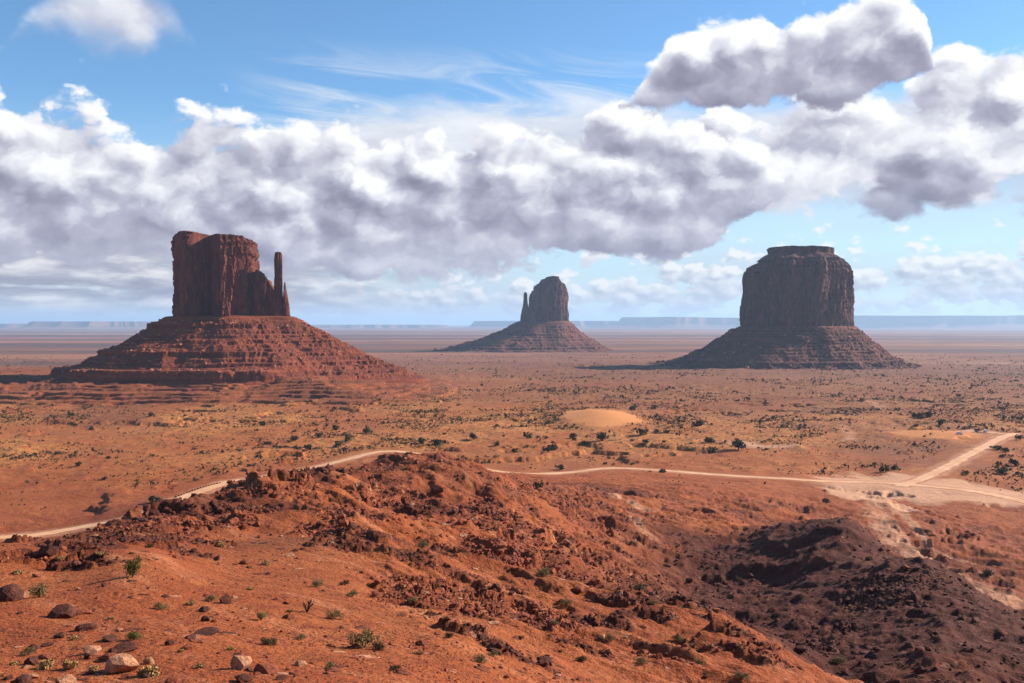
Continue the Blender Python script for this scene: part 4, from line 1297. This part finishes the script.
def plain_points(n, ylo, yhi, seed):
    """random places on the plain, thinned out on bare sand, roads and the terraces"""
    g = np.random.default_rng(seed)
    out = []
    while sum(len(o) for o in out) < n:
        k = 6000
        Y = np.exp(g.uniform(math.log(ylo), math.log(yhi), k)); X = (g.random(k) * 2 - 1) * .62 * Y
        z, dark, sand, scrub, orange, rock = h_detail(X, Y, True)
        keep = (g.random(k) < scrub * (.05 + .95 * sstep(fbm(X / 48, Y / 48, 4, 333) + .6 * fbm(X / 190, Y / 190, 2, 335), -.08, .26))) & (road_field(X, Y) < .35)
        out.append(np.stack([X, Y, z], 1)[keep])
    return np.vstack(out)[:n]
left = 296 - N_SHRUB[0]
cand = plain_points(left, 430, 800, 17)
for x, y, z in cand:
    N_SHRUB[0] += 1
    w = (1.3 + 2.6 * rnd.random() ** 2)
    o = link("shrub", FAR_M[N_SHRUB[0] % 5], None, None, (x, y, z - .04 * w), rnd.uniform(0, 6.28))
    o.scale = (w, w, w * rnd.uniform(.6, .95))
    tag(o, "dark shrub among many alike dotted over the sandy plain beyond the road", "shrub", GM)

def scrub_mass():
    P = np.vstack([plain_points(14000, 430, 1000, 27), plain_points(19000, 800, 3000, 28)])
    g = np.random.default_rng(9)
    n = len(P)
    w = (.75 + .75 * g.pareto(3.0, n)).clip(.75, 3.2) * np.where(P[:, 1] > 1000, 1.5, 1.0)
    base = []
    for i in range(5):
        V, Q = clump(16, 800 + i, rx=.6, h=.75, leaf=.50)
        base.append((V, Q))
    VV = []; QQ = []; off = 0
    for (x, y, z), s in zip(P, w):
        V, Q = base[g.integers(5)]
        a = g.uniform(0, 6.28); ca, sa = math.cos(a), math.sin(a)
        VV.append(np.stack([(V[:, 0] * ca - V[:, 1] * sa) * s + x, (V[:, 0] * sa + V[:, 1] * ca) * s + y, V[:, 2] * s + z - .03], 1))
        QQ.append(Q + off); off += len(V)
    o = link("desert_scrub", mesh_np("desert_scrub", np.vstack(VV), np.vstack(QQ)), M_OLIVE)
    tag(o, kind='stuff')
scrub_mass()

def dead_bush():
    X, Y, z = (float(v[0]) for v in hit([307], [612], 20, h_detail))
    V, Q = twig_set(8, 991, .8, .6, .030)
    me = mesh_np("dead_bush", V, Q); me.materials.append(M_TWIG)
    o = link("dead_bush", me, None, None, (X, Y, z))
    o.scale = (.95, .95, .95)
    tag(o, "leafless black dead bush on the orange slope right of the round grey bush", "dead bush")
dead_bush()

# ---------------------------------------------------------------- rocks
def stone_mat(name, c, v=.3):
    m, N, b = new_mat(name)
    P = N.n('ShaderNodeTexCoord').outputs['Object']
    n = N.noise(P, 2.2, 5, .65); f = N.noise(P, 9.0, 4, .65)
    col = N.mix(N.ss(n, .34, .66), tuple(x * (1 - v) for x in c), tuple(min(1, x * (1 + v)) for x in c))
    col = N.mix(N.mul(N.ss(f, .56, .72), .4), col, tuple(x * .4 for x in c))
    N.put(b.inputs['Base Color'], col)
    bump(N, b, N.add(n, N.mul(f, .5)), .7, .15)
    return m
M_TAN = stone_mat("tan_stone", (.42, .185, .095))
M_REDSTONE = stone_mat("red_stone", (.235, .060, .027))
M_DARKSTONE = stone_mat("dark_stone", (.095, .029, .017))
BOULD = {}
for key, mat in (('tan', M_TAN), ('red', M_REDSTONE), ('dark', M_DARKSTONE)):
    BOULD[key] = []
    for i in range(5):
        V, F = ico_rock(500 + i * 7 + len(key), 1 if i < 3 else 2)
        V = (V - (V.max(0) + V.min(0)) / 2) * np.array([2 / np.ptp(V[:, 0]), 2 / np.ptp(V[:, 1]), 1.5 / np.ptp(V[:, 2])])
        me = mesh_np("rock", V, None, F); me.materials.append(mat); BOULD[key].append(me)
N_ROCK = [0]
def rock(px, py, wpx, key, label, group, hgt=.75, ymin=20.0, name="rock", cat="rock", sink=.35, dep=1.0):
    X, Y, z = (float(v[0]) for v in hit([px], [py], ymin, h_detail))
    N_ROCK[0] += 1
    s = wpx * Y / FPX / 2
    o = link(name, BOULD[key][N_ROCK[0] % 5], None, None, (X, Y, z + s * hgt * (1 - sink) * .8), rnd.uniform(0, 6.28))
    o.scale = (s, s * dep, s * hgt / .75)
    o.rotation_euler.x = rnd.uniform(-.15, .15)
    tag(o, label, cat, group)
GR = "rocks strewn over the foreground slope"
for a in [
    (122, 671, 33, 'tan', "biggest tan boulder on the foreground slope, at the lower left with a slanting lit face", .70),
    (241, 669, 21, 'tan', "tall upright tan boulder with a rounded top near the bottom edge", .95),
    (9, 600, 28, 'dark', "large dark red boulder cut by the left edge of the picture", .72),
    (24, 597, 11, 'tan', "small tan block leaning against the large boulder at the left edge", .9),
    (62, 617, 24, 'dark', "dark wedge shaped rock with a sharp top on the left slope", .62),
    (84, 614, 16, 'red', "flat reddish slab lying right of the dark wedge rock", .35),
    (225, 603, 13, 'dark', "round dark red rock on the smooth orange mound", .9),
    (205, 621, 9, 'dark', "small dark stone, left one of a pair below the mound", .8),
    (213, 622, 7, 'red', "small reddish stone, right one of a pair below the mound", .6),
    (206, 634, 27, 'dark', "long flat dark slab half buried in the orange slope", .22),
    (111, 640, 20, 'dark', "flat dark slab above the biggest tan boulder", .26),
    (92, 653, 18, 'tan', "pale flat topped rock left of and behind the biggest boulder", .6),
    (88, 658, 8, 'dark', "small dark stone tucked under the pale flat topped rock", .8),
    (112, 656, 9, 'dark', "dark pointed rock leaning on the back of the biggest boulder", 1.2),
    (149, 664, 11, 'tan', "small pale rock just right of the biggest boulder", .8),
    (169, 645, 11, 'dark', "dark rock alone on the slope right of the flat slabs", .75),
    (32, 664, 15, 'dark', "dark block near the lower left corner above the tan stones", .7),
    (67, 683, 20, 'tan', "tan rock cut by the bottom edge left of the biggest boulder", .5),
    (243, 681, 20, 'dark', "dark rock at the bottom edge right below the upright boulder", .5),
    (173, 684, 16, 'red', "red rock cut by the bottom edge between the two large boulders", .6),
    (33, 678, 12, 'tan', "tan stone at the lower left corner", .5),
    (437, 492, 12, 'dark', "dark block standing on the bare flank right of the central hump", .8),
]:
    rock(a[0], a[1], a[2], a[3], a[4], GR, a[5])
g = np.random.default_rng(12)
k = 0
while k < 190:
    px = g.uniform(0, 1024); py = g.uniform(520, 683)
    if px > 330 and g.random() < .35: continue
    X, Y, z = (float(v[0]) for v in hit([px], [py], 20, h_detail))
    if Y > 240: continue
    k += 1
    key = ('red', 'dark', 'tan')[g.choice(3, p=[.5, .3, .2])] if px < 640 else ('dark', 'red')[g.choice(2, p=[.7, .3])]
    s = min(.09 + .09 * g.pareto(2.4), .34) * (1 + Y / 110)
    N_ROCK[0] += 1
    o = link("rock", BOULD[key][N_ROCK[0] % 5], None, None, (X, Y, z + s * .2), g.uniform(0, 6.28))
    o.scale = (s * g.uniform(.8, 1.4), s, s * g.uniform(.5, .9))
    w_ = {'red': "small red rock", 'dark': "small dark rock", 'tan': "small pale tan rock"}[key]
    tag(o, w_ + (" among many alike scattered over the orange foreground" if px < 640 else " among many alike scattered over the dark hillside"), "rock", GR)
# the line of stones along the far edge of the road at the left
for i in range(17):
    t = i / 16
    rock(176 + 44 * t, 497.0 - 13.5 * t - 1.2 * math.sin(t * 3), 2.0 + .5 * rnd.random(), 'dark', "dark boulder in the row edging the pale road at the left", "boulders edging the road", .8, 350, "boulder", "boulder")

def rubble():
    g = np.random.default_rng(31)
    out = []
    for rlo, rhi, n, smin, need in ((24, 110, 9000, .030, 0), (50, 140, 5000, .085, 1), (110, 330, 16000, .16, 1), (120, 330, 3000, .18, 0)):
        got = 0
        while got < n:
            k = 9000
            r = np.exp(g.uniform(math.log(rlo), math.log(rhi), k)); a = g.uniform(-.58, .58, k)
            X = r * np.sin(a); Y = r * np.cos(a)
            z, dark, sand, scrub, orange, rock_ = h_detail(X, Y, True)
            p = (rock_ ** 1.5 if need else .15 + .85 * sstep(fbm(X / 9, Y / 9, 3, 77), -.05, .3)) * (1 - sand * .5)
            m = g.random(k) < p
            s = (smin * (1 + 1.1 * g.pareto(2.8, k))).clip(0, smin * 4.5)
            out.append(np.stack([X, Y, z, s, dark], 1)[m]); got += m.sum()
    P = np.vstack(out)
    for nm, m, mat in (("rubble", P[:, 4] < .45, M_REDSTONE), ("dark_rubble", P[:, 4] >= .45, M_DARKSTONE)):
        q = P[m]
        o = rock_pile(nm, q[:, 0], q[:, 1], q[:, 2], q[:, 3], 3, mat)
        tag(o, kind='stuff')
rubble()

# ---------------------------------------------------------------- the parked cars
def plain_gloss(name, c, rough, spec=.5, metal=0.0):
    m, N, b = new_mat(name)
    P = N.n('ShaderNodeTexCoord').outputs['Object']
    n = N.noise(P, 2.0, 3, .5)
    N.put(b.inputs['Base Color'], N.mix(N.ss(n, .4, .8), c, tuple(.8 * a + .2 * d for a, d in zip(c, (.35, .15, .08)))))
    b.inputs['Roughness'].default_value = rough
    b.inputs['Specular IOR Level'].default_value = spec
    b.inputs['Metallic'].default_value = metal
    return m
M_WHITE = plain_gloss("white_paint", (.78, .78, .76), .35)
M_SILVER = plain_gloss("pale_paint", (.62, .66, .70), .35)
M_BLACK = plain_gloss("black_paint", (.030, .030, .034), .3)
M_GLASS = plain_gloss("car_glass", (.02, .025, .03), .12)
M_TYRE = plain_gloss("tyre_rubber", (.02, .02, .02), .8, .2)
def prism(bm, prof, y0, y1, inset=0.0):
    a = [bm.verts.new((x, y0 + inset * (z > 1.0), z)) for x, z in prof]; b = [bm.verts.new((x, y1 - inset * (z > 1.0), z)) for x, z in prof]
    bm.faces.new(a[::-1]); bm.faces.new(b)
    for i in range(len(prof)):
        j = (i + 1) % len(prof)
        bm.faces.new((a[i], a[j], b[j], b[i]))
def bm_obj(name, bm, mat, parent, bev=.0):
    bmesh.ops.recalc_face_normals(bm, faces=bm.faces)
    if bev:
        bmesh.ops.bevel(bm, geom=bm.edges[:], offset=bev, segments=2, affect='EDGES', profile=.6)
    me = bpy.data.meshes.new(name); bm.to_mesh(me); bm.free()
    return link(name, me, mat, parent)
def car(px, py, rz, paint, label, van=False):
    X, Y, z = (float(v[0]) for v in hit([px], [py], 400, h_detail))
    c = empty("parked_car", (X, Y, z), rz)
    tag(c, label, "car", "vehicles parked by the side road")
    top = 1.95 if van else 1.72
    bm = bmesh.new()
    prism(bm, [(-2.25, .38), (2.25, .38), (2.28, .75), (2.15, .98), (1.15, 1.08), (-2.15, 1.08), (-2.28, .8)], -.92, .92)
    bm_obj("body", bm, paint, c, .05)
    bm = bmesh.new()
    prism(bm, [(-2.1, 1.06), (1.2, 1.06), (.45, top - .06), (.25, top), (-1.9, top), (-2.05, top - .08)], -.86, .86, .10)
    cab = bm_obj("cabin", bm, paint, c, .04)
    for s in (-1, 1):
        bm = bmesh.new()
        prism(bm, [(-1.9, 1.12), (.95, 1.12), (.38, top - .14), (-1.82, top - .14)], s * .80 - .02, s * .80 + .02)
        bm_obj("side_window", bm, M_GLASS, cab)
    bm = bmesh.new()
    a = [bm.verts.new(p) for p in ((1.19, -.72, 1.10), (1.19, .72, 1.10), (.52, .66, top - .10), (.52, -.66, top - .10))]
    bm.faces.new(a)
    bmesh.ops.translate(bm, verts=bm.verts, vec=(.02, 0, .02))
    r_ = bmesh.ops.extrude_face_region(bm, geom=bm.faces[:])
    bmesh.ops.translate(bm, verts=[v for v in r_['geom'] if isinstance(v, bmesh.types.BMVert)], vec=(.02, 0, .02))
    bm_obj("windscreen", bm, M_GLASS, cab)
    for sx in (-1.4, 1.4):
        for sy in (-1, 1):
            bm = bmesh.new()
            bmesh.ops.create_cone(bm, cap_ends=True, segments=20, radius1=.36, radius2=.36, depth=.24)
            bmesh.ops.rotate(bm, verts=bm.verts, matrix=__import__('mathutils').Matrix.Rotation(math.pi / 2, 3, 'X'))
            bmesh.ops.translate(bm, verts=bm.verts, vec=(sx, sy * .84, .36))
            w = bm_obj("wheel", bm, M_TYRE, c)
            bm = bmesh.new()
            bmesh.ops.create_cone(bm, cap_ends=True, segments=16, radius1=.22, radius2=.18, depth=.04)
            bmesh.ops.rotate(bm, verts=bm.verts, matrix=__import__('mathutils').Matrix.Rotation(math.pi / 2, 3, 'X'))
            bmesh.ops.translate(bm, verts=bm.verts, vec=(sx, sy * .97, .36))
            bm_obj("rim", bm, M_SILVER, w)
car(977.5, 431.0, R(8), M_BLACK, "dark car parked left of the white car, by the upper end of the side road")
car(985.5, 432.0, R(70), M_WHITE, "white car parked at the upper end of the side road")
car(959.5, 434.5, R(4), M_SILVER, "pale low vehicle parked alone on the orange bank left of the other cars")

# ---------------------------------------------------------------- haze
def haze():
    bm = bmesh.new()
    bmesh.ops.create_cube(bm, size=1.0)
    me = bpy.data.meshes.new("haze"); bm.to_mesh(me); bm.free()
    top, bot = 330.0, -240.0
    o = link("haze", me)
    o.scale = (140000, 140000, top - bot)
    o.location = (0, 0, (top + bot) / 2)
    m = bpy.data.materials.new("haze"); m.use_nodes = True
    t = m.node_tree; t.nodes.clear(); N = NT(t)
    out = N.n('ShaderNodeOutputMaterial')
    v = N.n('ShaderNodeVolumePrincipled')
    v.inputs['Color'].default_value = (.55, .74, 1.0, 1)
    v.inputs['Density'].default_value = HAZE
    v.inputs['Anisotropy'].default_value = .2
    t.links.new(v.outputs[0], out.inputs['Volume'])
    me.materials.append(m)
    tag(o, kind='stuff')
HAZE = 3.7e-5
haze()
